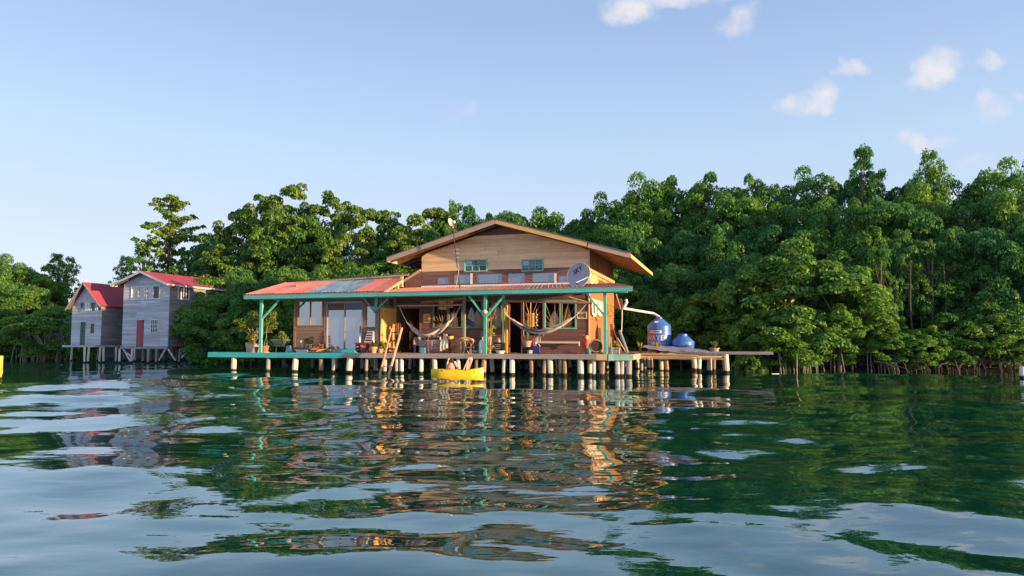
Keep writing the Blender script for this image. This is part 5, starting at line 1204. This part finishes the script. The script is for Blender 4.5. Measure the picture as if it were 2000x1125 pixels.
one('red_towel', MB().box(-.06, .06, -.03, .03, 0, .42).box(-.07, .07, -.045, .045, .3, .36), M['red_cloth'], 'narrow red towel hanging above the blue cooler', 'towel', (HF.at(1043, 670, 1.0).x, 1.05, HF.at(1043, 678, 1.0).z), 0, HF)
one('wooden_carving', MB().lathe([(.07, 0), (.12, .05), (.1, .1), (.13, .15), (.0, .19)], 8), M['cream_board'], 'small carved yellow mask on the deck beside the cooler', 'carving', (ground_u(1035, .5), .5, ZD), 0, HF)
t = thing('wall_rail', 'long white rail with a hook fixed low on the plum wall', 'rail', (0, 0, 0), 0, HF)
q0, q1 = HF.at(1048, 668, 2.75), HF.at(1132, 669, 2.75)
MB().beam(q0, q1, .07, .09).build('rail', M['white_pvc'], t); MB().beam(q1 + Vector((-.02, 0, -.04)), q1 + Vector((-.02, 0, -.17)), .05, .05).build('hook', M['white_pvc'], t)
for f in (.08, .9): c = q0.lerp(q1, f); MB().box(c.x - .02, c.x + .02, c.y, VW - .03, c.z - .03, c.z + .03).build('bracket', M['white_pvc'], t)
MB().tube([q0, q0 + Vector((-.06, -.1, -.12)), q0 + Vector((.06, -.2, -.28)), q0 + Vector((.16, -.2, -.26))], .045, 7).build('end_bend', M['copper'], t, True)
t = thing('framed_photo', 'little white picture frame standing on the white rail', 'picture frame', (q0.x + .1, 2.78, q0.z + .045), 0, HF)
mb = MB(); wframe(mb, lambda s, o, z: (s, -o, z), -.1, .1, 0, .2, .025, 0, .02); mb.build('frame', M['white_paint'], t); MB().box(-.075, .075, -.006, .0, .025, .175).build('picture', M['paper'], t)
one('round_clock', MB().lathe([(.0, -.02), (.12, -.02), (.12, .02), (.0, .02)], 16).xf(Matrix.Rotation(R(90), 4, 'X')), M['zinc'], 'round grey disc hanging above the small picture frame', 'disc', (HF.at(1055, 652, 2.9).x, 2.9, HF.at(1055, 650, 2.9).z), 0, HF)
one('red_bundle', MB().tube([(-.3, 0, .07), (-.1, .02, .1), (.1, -.02, .07), (.32, 0, .05)], [.04, .07, .065, .04], 8).tube([(-.4, -.08, .04), (0, -.1, .05), (.35, -.06, .04)], .04, 7), M['red_cloth'], 'crumpled red and white cloth on the deck below the rail', 'cloth', (ground_u(1113, .45), .5, ZD), 0, HF, smooth=True)
t = thing('painted_figure', 'yellow and orange carved figure at the right house corner', 'carving', (ground_u(1146, 1.6), 1.6, ZD), 0, HF)
MB().lathe([(.08, 0), (.09, .3), (.12, .45), (.07, .6), (.0, .62)], 10).build('body', M['red_board'], t, True); MB().lathe([(.05, .62), (.1, .68), (.09, .8), (.0, .84)], 10).build('head', M['yellow_paint'], t, True); MB().box(-.2, -.1, -.03, .03, .1, .85).build('staff', M['red_board'], t); MB().lathe([(.1, 0), (.14, .1), (.1, .25), (.0, .25)], 10, (.12, -.1, 0)).build('jar', M['aqua_plastic'], t, True)
t = thing('drum', 'large barrel drum lying on its side with a dark face', 'drum', (ground_u(1164, .6), .62, ZD), 0, HF)
MB().lathe([(.26, -.3), (.30, -.1), (.30, .16), (.27, .26), (.245, .262), (.24, .22), (.0, .22)], 24).xf(Matrix.Translation((0, 0, .36)) @ Matrix.Rotation(R(90), 4, 'X') @ Matrix.Rotation(R(12), 4, 'Y')).build('barrel', M['driftwood'], t, True)
MB().lathe([(.0, 0), (.243, 0), (.243, .012), (.0, .014)], 24).xf(Matrix.Translation((0, 0, .36)) @ Matrix.Rotation(R(90), 4, 'X') @ Matrix.Rotation(R(12), 4, 'Y') @ Matrix.Translation((0, 0, .235))).build('drum_face', M['plum_backing'], t)
for x in (-.24, .24): MB().tube([(x, .15, 0), (x * .6, 0, .12)], .03, 6).tube([(x, -.2, 0), (x * .6, -.1, .12)], .03, 6).build('leg', M['driftwood'], t)
# right end of the deck
for k, (px, h, m, l) in enumerate(((1173, 1.15, 'raw_timber', 'dark narrow board leaning behind the drum'), (1188, 1.05, 'cream_board', 'pale board leaning behind the right verandah post'), (1196.5, 1.3, 'orange_ply', 'orange board leaning at the right wall'))):
    mb = MB(); mb.beam((0, 0, 0), (-.08, .25, h), .12, .025, (0, 1, 0)); one('leaning_board', mb, M[m], l, 'board', (ground_u(px, 1.4 - k * .3), 1.4 - k * .3, ZD + .01), 0, HF)
t = thing('crate_of_plants', 'low grey crate with yellow plants at the right deck corner', 'crate', (ground_u(1200, .55), .55, ZD), 0, HF)
MB().box(-.22, .22, -.15, .15, 0, .03).build('base', M['stilt_grey'], t)
for s in (-1, 1):
    for k in range(3): MB().box(-.23, .23, s * .15 - .01, s * .15 + .01, .02 + k * .1, .1 + k * .1).build('slat', M['stilt_grey'], t)
    MB().box(s * .23 - .012, s * .23 + .012, -.14, .14, .02, .29).build('end_board', M['stilt_grey'], t)
leafy(t, 'foliage', M['leaf_yellow'], [(-.1, 0, .38), (.08, 0, .42), (0, 0, .5), (.18, 0, .36)], .1, 50, .1, .035, 41)
t = thing('chair_frame', 'cream slatted chair frame standing right of the last post', 'chair', (ground_u(1190, .3), .34, ZD), 0, HF)
for x in (-.1, .12): MB().beam((x, 0, 0), (x - .06, .05, .75), .03, .04).build('leg', M['cream_board'], t)
for z in (.2, .4, .6, .72): MB().beam((-.12, .03, z), (.1, .03, z), .03, .04).build('slat', M['cream_board'], t)
mb = MB(); a, b = HF.at(1199, 646, 1.1), HF.at(1216, 688, .7)
mb.beam(a, Vector((b.x, .7, ZD + .02)), .3, .04, (1, 0, 0)); one('red_plank', mb, M['red_board'], 'wide red plank leaning at the right end of the deck', 'plank', (0, 0, 0), 0, HF)
mb = MB(); a, b = HF.at(1210, 646, 1.0), HF.at(1226, 688, .6); mb.tube([a, Vector((b.x, .6, ZD + .06))], .065, 9); one('grey_pipe', mb, M['zinc'], 'thick grey pipe leaning next to the red plank', 'pipe', (0, 0, 0), 0, HF, smooth=True)
mb = MB(); a, b = HF.at(1206, 660, 1.0), HF.at(1224, 688, .75); mb.tube([a, Vector((b.x, .75, ZD + .03))], .022, 6); one('white_rod', mb, M['white_pvc'], 'thin white rod leaning between red plank and grey pipe', 'rod', (0, 0, 0), 0, HF)
# on the right wall
t = thing('hanging_cloth', 'two cream cloths hanging side by side on the orange right wall', 'cloth', (0, 0, 0), 0, HF)
for k, (xa, xb, yb) in enumerate(((1155.5, 1165, 617), (1166, 1177, 616))):
    a, b = HF.side(xa, 590, UR + .08), HF.side(xb, 590, UR + .08); zt_, zl = 3.55, HF.side((xa + xb) / 2, yb, UR + .08).z
    mb = MB(); n = 10
    for i in range(n + 1):
        s = a.y + (b.y - a.y) * i / n; o = .07 + .03 * math.sin(i * 1.3 + k)
        mb.v += [(UR + o, s, zt_), (UR + o + .02, s, (zt_ + zl) / 2), (UR + o + .03, s, zl + .04 * math.cos(i / n * 6.28))]
    for i in range(n):
        for j in range(2): p = i * 3 + j; mb.f.append((p, p + 3, p + 4, p + 1))
    mb.build('cloth', M['cream_cloth'], t, True)
a, b = HF.side(1186.5, 607, UR + .03), HF.side(1199.5, 607, UR + .03); c, d = HF.side(1193, 619, UR + .03).z, HF.side(1193, 595, UR + .03).z
t = thing('carved_sign', 'square carved wooden panel with curling dark lines on the right wall', 'carving', (0, 0, 0), 0, HF)
MB().box(UR + .012, UR + .04, a.y, b.y, c, d).build('panel', M['carved'], t)
yc, zc, hw, hh = (a.y + b.y) / 2, (c + d) / 2, (b.y - a.y) / 2, (d - c) / 2
def curl(pts, r=.02): MB().tube([(UR + .045, yc + hw * x, zc + hh * y) for x, y in pts], r, 5).build('carved_line', M['ink'], t)
curl([(-.8, .8), (.1, .9), (.7, .75), (.8, .3), (.2, .1), (-.3, .25), (-.1, .55), (.35, .55)]); curl([(-.7, .5), (-.5, 0), (0, -.1), (.7, -.15), (.75, -.6), (.3, -.85), (-.2, -.7), (-.1, -.4), (.3, -.4)]); curl([(-.8, -.2), (-.6, -.6), (-.75, -.9), (-.2, -.95)]); curl([(-.9, .95), (-.9, -.95)], .012); curl([(.92, .95), (.92, -.95)], .012)
# pictures
t = thing('poster', 'yellow framed poster with a dark figure left of the stick window', 'poster', (0, 0, 0), 0, HF)
r = HF.rect(827, 613, 840, 631, VW - .05); MB().box(r[0], r[1], VW - .06, VW - .04, r[2], r[3]).build('sheet', M['poster'], t)
xc, zc = (r[0] + r[1]) / 2, (r[2] + r[3]) / 2
for pts in (((-.06, .12), (.0, .16), (.06, .1), (.0, .06), (-.05, .0)), ((-.08, -.02), (.02, .0), (.07, -.06), (-.01, -.1), (-.07, -.08)), ((.05, .02), (.1, .05))): MB().tube([(xc + x, VW - .062, zc + z) for x, z in pts], .014, 5).build('drawn_line', M['ink'], t)
t = thing('mask_picture', 'tan framed picture of two round masks right of the last window', 'picture', (0, 0, 0), 0, HF)
r = HF.rect(1127, 609, 1146, 623, VW - .05); mb = MB(); wframe(mb, WF, *r, .035, .035, .07); mb.build('frame', M['new_wood'], t); mb = MB(); strip(mb, WF, (r[0] + .035, r[1] - .035) * 2, r[2] + .035, r[3] - .035, .036, .05, .05); mb.build('picture', M['cream_board'], t)
xc, zc = (r[0] + r[1]) / 2, (r[2] + r[3]) / 2
for s in (-1, 1):
    MB().tube([(xc + s * .1 + .07 * math.cos(q), VW - .054, zc + .06 * math.sin(q)) for q in np.linspace(.3, 6.0, 12)], .01, 5).build('drawn_line', M['ink'], t); MB().tube([(xc + s * .1 - .02, VW - .054, zc + .02), (xc + s * .1, VW - .054, zc - .02), (xc + s * .1 + .03, VW - .054, zc + .015)], .009, 5).build('drawn_line', M['ink'], t)
# surfboards behind the sticks
def surfboard(px0, px1, py0, py1, label, lean=0.0, mat='cream_board', band=None, v=VW + .22):
    r = HF.rect(px0, py0, px1, py1, v); w = (r[1] - r[0]) / 2; h = r[3] - r[2] + .9
    t = thing('surfboard', label, 'surfboard', ((r[0] + r[1]) / 2, v, r[2] - .9), 0, HF, group='surfboards stored behind the stick windows'); t.rotation_euler.y = lean
    pr = [(.45, 0), (.85, .25), (1.0, .45), (.95, .62), (.75, .8), (.45, .92), (.16, .985), (.02, 1.0)]
    pts = [(-w * a, h * b) for a, b in pr] + [(w * a, h * b) for a, b in reversed(pr)]
    MB().prism(pts, -.03, .03).build('board', M[mat], t)
    MB().tube([(0, -.034, .0), (0, -.034, h * .97)], .006, 4).build('stringer', M['pole_wood'], t)
    if band:
        z0, z1 = h - band[0], h - band[1]; MB().hexa([(-w * .97, -.038, z0), (w * .97, -.038, z0 - .18), (w * .97, -.031, z0 - .18), (-w * .97, -.031, z0), (-w * .88, -.038, z1), (w * .93, -.038, z1 - .2), (w * .93, -.031, z1 - .2), (-w * .88, -.031, z1)]).build('blue_band', M['board_blue'], t)
surfboard(875, 896, 608, 643, 'tan pointed surfboard behind the right half of the first stick window')
surfboard(908, 925, 600, 643, 'white surfboard with a slanting blue band in the second window', .07, 'white_paint', (.86, .55))
surfboard(925, 943, 606, 643, 'plain tan surfboard right of the blue banded one', -.03)
surfboard(954, 979, 584, 643, 'broad white surfboard filling the window left of the yellow post', 0, 'cream_board')
surfboard(1072, 1094, 608, 643, 'blunt white surfboard in the left half of the green framed window')
surfboard(1097, 1116, 598, 643, 'yellowed pointed surfboard in the right half of the green framed window', .03, 'plank_yellow')
# sun shaped carving and hanging lanterns
t = thing('sun_carving', 'spiky straw sun carving hanging before the fan of sticks', 'carving', (HF.at(1031, 633, 2.7).x, 2.7, HF.at(1031, 633, 2.7).z), 0, HF)
MB().lathe([(.0, -.02), (.17, -.02), (.17, .02), (.0, .03)], 20).xf(Matrix.Rotation(R(90), 4, 'X')).build('disc', M['copper'], t)
for k in range(20):
    a_ = k * .314; MB().hexa([(math.cos(a_ - .1) * .17, -.01, math.sin(a_ - .1) * .17), (math.cos(a_ + .1) * .17, -.01, math.sin(a_ + .1) * .17), (math.cos(a_ + .1) * .17, .01, math.sin(a_ + .1) * .17), (math.cos(a_ - .1) * .17, .01, math.sin(a_ - .1) * .17)] + [(math.cos(a_) * .36, -.01, math.sin(a_) * .36), (math.cos(a_) * .365, -.01, math.sin(a_) * .365), (math.cos(a_) * .365, .01, math.sin(a_) * .365), (math.cos(a_) * .36, .01, math.sin(a_) * .36)]).build('ray', M['copper'], t)
def lantern(px, py, v, w, h, label, m='bamboo'):
    p = HF.at(px, py, v); t = thing('lantern', label, 'lantern', p, 0, HF); t.location = HF.m @ p
    MB().box(-w, w, -w, w, -h, -h + .03).build('base', M[m], t); MB().box(-w, w, -w, w, -.03, 0).build('top', M[m], t)
    for x in (-w + .015, 0, w - .015):
        for y in (-w + .015, w - .015): MB().box(x - .014, x + .014, y - .014, y + .014, -h + .03, -.03).build('slat', M[m], t)
    MB().box(-w * .8, w * .8, -w * .8, w * .8, -h + .03, -.03).build('paper', M['poster'], t); MB().tube([(0, 0, 0), (0, 0, .25)], .006, 4).build('cord', M['dark_metal'], t)
lantern(1037, 612, 2.5, .13, .62, 'tall straw lantern hanging beside the sun carving')
lantern(865, 588, 2.2, .16, .42, 'square straw lantern hanging over the hammock pole'); lantern(880, 587, 2.4, .10, .36, 'narrow straw lantern right of the square one')
t = thing('shell_chime', 'string of pale shells hanging right of the tall straw lantern', 'wind chime', (HF.at(1048, 614, 2.5).x, 2.5, HF.at(1048, 612, 2.5).z), 0, HF)
MB().tube([(0, 0, .2), (0, 0, -.62)], .006, 4).build('cord', M['rope_white'], t)
for k in range(5): MB().lathe([(.0, -.05), (.055, 0), (.03, .05), (.0, .055)], 8, (.015 * (-1) ** k, 0, -.08 - k * .125)).build('shell', M['cream_board'], t, True)
# satellite dish
t = thing('satellite_dish', 'large grey satellite dish on the red verandah roof', 'satellite dish', HF.at(1128, 574, 1.0), 0, HF); t.location = HF.m @ HF.at(1128, 576, 1.0)
dc = HF.at(1130, 537, 1.0) - HF.at(1128, 576, 1.0); Rx, Rz = .56, .58
tilt = Matrix.Translation(dc) @ Matrix.Rotation(R(-13), 4, 'Z') @ Matrix.Rotation(R(90 - 14), 4, 'X')
mb = MB(); prof = [(.001, .13)] + [(q * .1, .13 * (1 - (q * .1) ** 2)) for q in range(1, 11)]; mb.lathe([(r * Rx, -z) for r, z in prof], 40, cap=False); mb.lathe([(r * Rx, -z - .012) for r, z in reversed(prof)], 40, cap=False)
mb.xf(tilt @ Matrix.Diagonal((1, Rz / Rx, 1, 1))).build('reflector', M['dish_grey'], t, True)
MB().tube([(Rx * math.cos(a_) , Rx * math.sin(a_), 0) for a_ in np.linspace(0, 2 * math.pi, 41)], .012, 6).xf(tilt @ Matrix.Diagonal((1, Rz / Rx, 1, 1))).build('rim', M['white_paint'], t, True)
MB().tube([tilt @ Vector((.5, -.12, .0)), tilt @ Vector((.12, -.5, .42))], .016, 6).tube([tilt @ Vector((-.05, -.55, 0)), tilt @ Vector((.12, -.5, .42))], .016, 6).build('feed_arm', M['white_paint'], t)
MB().lathe([(.03, 0), (.045, .1), (.0, .11)], 10).xf(tilt @ Matrix.Translation((.12, -.5, .38)) @ Matrix.Rotation(R(150), 4, 'X')).build('feed_horn', M['dark_metal'], t)
MB().tube([(0, .14, -.02), (0, .14, .55)], .035, 8).build('mast', M['zinc'], t); MB().beam((-.25, .1, .0), (.25, .1, .05), .06, .05).build('foot', M['dark_metal'], t)
me = text_mesh('SKY', .27, M['dark_metal'], shear=.35, bold=.008)
for vv in me.vertices:
    q = Matrix.Rotation(R(28), 4, 'Z') @ vv.co + Vector((-.13, .22, 0)); rr = q.length / Rx; vv.co = Vector((q.x, q.y, -.13 * (1 - rr * rr) + .008))
o = link('lettering', me, t); o.matrix_local = tilt @ Matrix.Diagonal((1, Rz / Rx, 1, 1))
# aerial
t = thing('radio_mast', 'leaning thin mast with a small white dish antenna', 'antenna', HF.at(899, 570, 1.6), 0, HF); b0 = HF.at(899, 570, 1.6); t.location = HF.m @ b0
up = HF.at(884, 441, 1.6) - b0
MB().tube([(0, 0, 0), up * .5, up], [.03, .026, .018], 7).build('mast', M['dark_metal'], t); MB().tube([up * .96, up * 1.06], .035, 7).build('clamp', M['pole_wood'], t)
MB().lathe([(.0, .08), (.12, .05), (.2, 0), (.2, -.015), (.12, .03), (.0, .06)], 20).xf(Matrix.Translation(up * 1.04 + Vector((-.08, 0, .05))) @ Matrix.Rotation(R(78), 4, 'Y') @ Matrix.Rotation(R(10), 4, 'X')).build('dish', M['white_paint'], t, True)
MB().lathe([(.0, -.05), (.06, -.03), (.06, .08), (.0, .1)], 10).xf(Matrix.Translation(up * 1.04 + Vector((.1, -.02, .02)))).build('receiver', M['white_paint'], t, True)
for f in (.52, .58, .64): c = up * f; MB().box(c.x + .01, c.x + .14, c.y - .02, c.y + .02, c.z - .012, c.z + .012).build('rung', M['rope_white'], t)
MB().tube([up * .7, up * .45 + Vector((-.1, 0, 0)), up * .3 + Vector((.05, -.03, 0)), up * .05 + Vector((-.22, 0, 0))], .012, 5).build('cable', M['rope_white'], t)

# rain pipe
t = thing('rain_pipe', 'white rain pipe running from the house corner to the tall blue tank', 'pipe', (0, 0, 0), 0, HF)
TV = 4.6
ta = HF.at(1288, 640, TV)
p_a, p_b, p_c = HF.at(1216, 602, 3.6), HF.at(1276, 612, TV), HF.at(1288, 619, TV)
MB().tube([p_a, p_a.lerp(p_b, .5), p_b, p_c], .06, 10).build('pipe', M['white_pvc'], t, True)
MB().tube([HF.at(1222, 585, 3.6), HF.at(1224, 590, 3.6), HF.at(1217, 603, 3.6)], .075, 10).build('elbow', M['white_pvc'], t, True)
MB().tube([HF.at(1215, 586, 3.6), HF.at(1215, 620, 3.6), HF.at(1214, 648, 3.6)], .022, 7).build('down_pipe', M['white_pvc'], t, True)
MB().box(p_a.x - .35, p_a.x - .05, 3.55, 3.75, p_a.z - .05, p_a.z + .45).build('gutter_box', M['brown_board'], t)
MB().beam(HF.at(1203, 574, 3.3), HF.at(1212, 604, 3.5), .05, .06).build('brace', M['red_paint'], t)
# tanks
def tank(label, px, ytop, ybot, wpx, v, ribs, low):
    b_ = HF.at(px, ybot, v); tp = HF.at(px, ytop, v); r = (HF.at(px + wpx / 2, ybot, v).x - HF.at(px - wpx / 2, ybot, v).x) / 2; h = tp.z - b_.z
    t = thing('water_tank', label, 'water tank', b_, 0, HF); t.location = HF.m @ Vector((b_.x, v, zp)); h += b_.z - zp
    if low: prof = [(r * .70, 0), (r * .9, h * .2), (r * .985, h * .44), (r * 1.0, h * .46), (r * .985, h * .48), (r, h * .62), (r * .97, h * .65), (r * .46, h * .88), (r * .42, h * .89), (r * .42, h * .93)]
    else: prof = [(r, 0), (r, h * .32), (r * 1.012, h * .325), (r, h * .33), (r, h * .5), (r * 1.012, h * .505), (r, h * .51), (r, h * .64), (r * 1.012, h * .645), (r, h * .65), (r, h * .75), (r * .97, h * .775), (r * .34, h * .95), (r * .30, h * .955)]
    MB().lathe(prof, 40).build('body', M['tank_blue'], t, True)
    MB().lathe([(r * .40 if low else r * .27, h * .93 if low else h * .953), (r * .40 if low else r * .27, h * .985), (r * .36 if low else r * .22, h), (.0, h)], 24).build('lid', M['tank_blue'], t, True)
    return t, r, h
t1, r1, h1 = tank('tall blue water tank lettered WATER on the platform', 1288, 619, 675, 46, TV, 3, False)
t2, r2, h2 = tank('squat blue water tank right of the tall one', 1334, 652, 681, 45, TV - .3, 1, True)
def wrap(me, r, ang0, z):
    for v in me.vertices:
        a_ = ang0 + v.co.x / r; v.co = Vector((math.cos(a_) * (r + .006), math.sin(a_) * (r + .006), z + v.co.y))
    me.update(); return me
A0 = R(-90 - 14)
link('lettering', wrap(text_mesh('WATER', .34, M['white_paint']), r1, A0 + .05, h1 * .43), t1)
def patch(w, hh, r, ang, z, m, name, n=8, off=.004):
    mb = MB()
    for i in range(n + 1):
        a_ = ang + (i / n - .5) * w / r
        for q in (0, 1): mb.v.append((math.cos(a_) * (r + off), math.sin(a_) * (r + off), z + (q - .5) * hh))
    for i in range(n): mb.f.append((2 * i, 2 * i + 2, 2 * i + 3, 2 * i + 1))
    return mb.build(name, M[m], t1)
patch(.62, .13, r1, A0 - .02, h1 * .6, 'white_paint', 'label_strip')
patch(.40, .17, r1, A0 - .32, h1 * .51, 'red_cloth', 'label_block', off=.003)
for k, w_ in enumerate((.035, .03, .04, .03, .045, .03, .035, .05)):          # the strip's small print is too worn to read
    patch(w_, .06, r1, A0 - .02 + (-.24 + k * .062) / r1, h1 * .6, 'red_paint' if k < 4 else 'dark_metal', 'print_mark', n=1, off=.008)
mb = MB(); sq = Matrix.Translation((math.cos(A0) * r1 * .74, math.sin(A0) * r1 * .74, h1 * .862)); mb.hexa([(-.1, -.01, -.04), (.08, -.01, -.04), (.08, .03, -.04), (-.1, .03, -.04), (-.06, .05, .04), (.11, .05, .04), (.11, .08, .04), (-.06, .08, .04)]).xf(sq).build('sticker', M['white_paint'], t1)
# sheets and plants on the platform
t = thing('sheet_pile', 'rumpled grey metal sheets thrown over timber on the platform', 'metal sheets', (0, 0, 0), 0, HF)
def rag(pts_a, pts_b, v0, v1, nm='sheet'):
    mb = MB(); n = 14
    for i in range(n + 1):
        s = i / n
        def ip(P): k = s * (len(P) - 1); j = min(int(k), len(P) - 2); f = k - j; return (P[j][0] + (P[j + 1][0] - P[j][0]) * f, P[j][1] + (P[j + 1][1] - P[j][1]) * f)
        a, b = ip(pts_a), ip(pts_b); qa, qb = HF.at(a[0], a[1], v0), HF.at(b[0], b[1], v1); w_ = .012 * math.sin(i * 2.3)
        mb.v += [tuple(qa + Vector((0, 0, w_))), tuple(qa.lerp(qb, .5) + Vector((0, 0, w_ + .03))), tuple(qb + Vector((0, 0, w_)))]
    for i in range(n):
        for j in range(2): p = i * 3 + j; mb.f.append((p, p + 3, p + 4, p + 1))
    mb.build(nm, M['zinc'], t, True)
rag([(1253, 678), (1290, 685), (1340, 690), (1400, 693)], [(1262, 674), (1300, 676), (1345, 678), (1396, 689)], 2.75, 3.75)
rag([(1330, 686), (1360, 688), (1395, 691), (1420, 691)], [(1350, 680), (1372, 682), (1400, 688), (1425, 688)], 2.85, 3.6)
for k in range(7):
    x = p0 + .1 + k * .28; MB().beam((x, 2.7, zp + .03), (x + rnd.uniform(.6, 1.3), 2.85 + rnd.uniform(0, .3), zp + .06 + rnd.uniform(0, .12)), .09, .04).build('plank', M['plank_yellow'] if k % 2 else M['brown_board'], t)
def spiky(px, py, v, label, n, h, sp, seed, potr=None):
    p = HF.at(px, py, v); z = p.z if potr else zp; h += 0 if potr else p.z - zp; t = thing('spiky_plant', label, 'plant', p, 0, HF); t.location = HF.m @ Vector((p.x, v, z))
    blades(MB(), n, h, sp, .05, seed, droop=.25).build('leaves', M['leaf_yellow'] if potr is None else M['leaf_pale'], t)
    if potr: pot_mb(potr * .75, potr, .28).xf(Matrix.Translation((0, 0, -.27))).build('pot', M['pot_grey'], t, True)
spiky(1251, 680, 3.4, 'few yellow blades at the left end of the platform', 12, .5, .2, 51)
spiky(1282, 676, 3.7, 'dense clump of yellow blades below the tall blue tank', 52, .30, .42, 52)
spiky(1395, 680, 3.5, 'spiky plant in a grey pot at the right end of the platform', 24, .40, .42, 53, .22)

# kayak
kp = HF.at(893, 738, -1.35); t = thing('kayak', 'yellow plastic kayak moored in front of the deck', 'kayak', (kp.x, -1.35, 0), R(10), HF)
mb = MB(); Lk = 1.14; secs = []
for i in range(19):
    x = -Lk + 2 * Lk * i / 18; s = abs(x) / Lk; w = .36 * max(.05, 1 - s ** 3.2) ** .6; keel = -.12 + .10 * s ** 6; deck = .34 + (.055 * max(0, (x / Lk - .72) / .28) ** .8 if x > 0 else -.03 * s) - .07 * math.exp(-((x - .35) / .25) ** 2) - .03 * math.exp(-((x + .3) / .3) ** 2)
    secs.append([(x, -w * .5, keel), (x, -w * .95, keel + .12), (x, -w, .16), (x, -w * .93, deck - .03), (x, -w * .8, deck), (x, -w * .35, deck - .05 * (1 - s ** 2)), (x, w * .35, deck - .05 * (1 - s ** 2)), (x, w * .8, deck), (x, w * .93, deck - .03), (x, w, .16), (x, w * .95, keel + .12), (x, w * .5, keel)])
for sct in secs: mb.v += sct
for i in range(18):
    for j in range(12): a_ = i * 12 + j; b_ = i * 12 + (j + 1) % 12; mb.f.append((a_, a_ + 12, b_ + 12, b_))
mb.f.append(tuple(range(12))); mb.f.append(tuple(18 * 12 + j for j in reversed(range(12))))
mb.build('hull', M['kayak_yellow'], t, True)
MB().hexa([(.42, -.16, .3), (.5, -.16, .3), (.5, .16, .3), (.42, .16, .3), (.6, -.17, .74), (.66, -.17, .74), (.66, .17, .74), (.6, .17, .74)]).build('seat_back', M['driftwood'], t)
MB().tube([(.32, -.2, .3), (.5, -.18, .72)], .022, 6).tube([(.44, -.2, .3), (.52, -.18, .72)], .022, 6).build('strap', M['cream_cloth'], t)
MB().box(.5, .62, -.19, .19, .72, .82).build('headrest', M['tan_edge'], t)
MB().lathe([(.0, 0), (.03, 0), (.03, .01), (.0, .012)], 8).xf(Matrix.Translation((-.62, -.34, .25)) @ Matrix.Rotation(R(90), 4, 'X')).build('scupper', M['black'], t); MB().lathe([(.0, 0), (.03, 0), (.03, .01), (.0, .012)], 8).xf(Matrix.Translation((.76, -.285, .2)) @ Matrix.Rotation(R(90), 4, 'X')).build('scupper', M['black'], t)
t = thing('gear_bundle', 'bundle of tan and red gear heaped in the yellow kayak', 'gear', (kp.x, -1.35, .28), R(10), HF)
MB().lathe([(.18, 0), (.2, .1), (.12, .25), (.05, .33), (.0, .34)], 9, (-.28, 0, 0)).build('sack', M['driftwood'], t, True); MB().tube([(-.46, -.05, .05), (-.42, -.05, .3), (-.36, 0, .5)], .03, 6).build('handle', M['tan_edge'], t); MB().tube([(-.12, 0, .35), (.06, -.05, .05)], .05, 7).build('roll', M['cream_cloth'], t, True); MB().lathe([(.07, .3), (.1, .38), (.07, .46), (.0, .48)], 9, (-.24, 0, 0)).build('dark_bag', M['dark_metal'], t, True)

# small things at the edges of the water
def stake(px, py0, py1, r, mat, label):
    g = on_ground(px, py1); tp = at_dist(px, py0, g.y); mb = MB().tube([(0, 0, -.6), (0, 0, .3), (.01, 0, tp.z)], [r * 1.05, r, r * .95], 9)
    o = link('mooring_post', mb.mesh('mooring_post', M[mat], True)); o.location = g; tag(o, label, 'post')
stake(388, 681, 711, .1, 'stilt_white', 'white weathered post standing in the water at the left end of the deck')
stake(377, 684, 709, .09, 'stilt_grey', 'dark grey post just left of the white one')
stake(0, 695, 721, .12, 'yellow_paint', 'yellow post cut by the left edge of the view')
stake(1998, 716, 740, .12, 'stilt_white', 'white post cut by the right edge of the view')
stake(410, 703, 711, .035, 'stilt_grey', 'short thin stub in the water under the left deck end')
stake(1557, 694, 731, .016, 'zinc', 'thin white stick standing in the water by the mangrove roots')
g = on_ground(22, 701); t = thing('blue_boat', 'low blue boat moored under the far left mangroves', 'boat', g)
mb = MB()
for i in range(11):
    x = -1.9 + 3.8 * i / 10; s = abs(x) / 1.9; w = .5 * (1 - s ** 2.5) + .02; zt2 = .26 + .12 * s ** 2
    mb.v += [(x, -w * .5, -.1), (x, -w, zt2), (x, -w * .88, zt2), (x, -w * .4, .0), (x, w * .4, .0), (x, w * .88, zt2), (x, w, zt2), (x, w * .5, -.1)]
for i in range(10):
    for j in range(8): a_ = i * 8 + j; b_ = i * 8 + (j + 1) % 8; mb.f.append((a_, a_ + 8, b_ + 8, b_))
mb.f.append(tuple(range(8))); mb.f.append(tuple(80 + j for j in reversed(range(8)))); mb.build('hull', M['blue_plastic'], t, True)
for x in (-.7, .6): MB().box(x - .12, x + .12, -.42, .42, .18, .21).build('thwart', M['bag_blue'], t)
g = on_ground(1515, 731.5); one('floating_stick', MB().tube([(-.17, 0, .02), (.17, .03, .02)], .03, 6), M['white_pvc'], 'short white stick floating right of the platform', 'stick', g)
for k, (px, py, L_, l) in enumerate(((1745, 709, .75, 'pale straight plank lying on the muddy bank'), (1838, 710, .5, 'grey plank half hidden on the dark bank near the right edge'))):
    g = at_dist(px, py, 37.2 if k == 0 else 37.6); one('bank_plank', MB().box(-L_ / 2, L_ / 2, -.06, .06, -.02, .02), M['cream_board'], l, 'plank', g, .1)
g = on_ground(1689, 722); one('cut_stump', MB().tube([(0, 0, -.5), (0, 0, .3)], [.13, .11], 10), M['stilt_grey'], 'short grey cut stump in the water at the bank', 'stump', g, smooth=True)
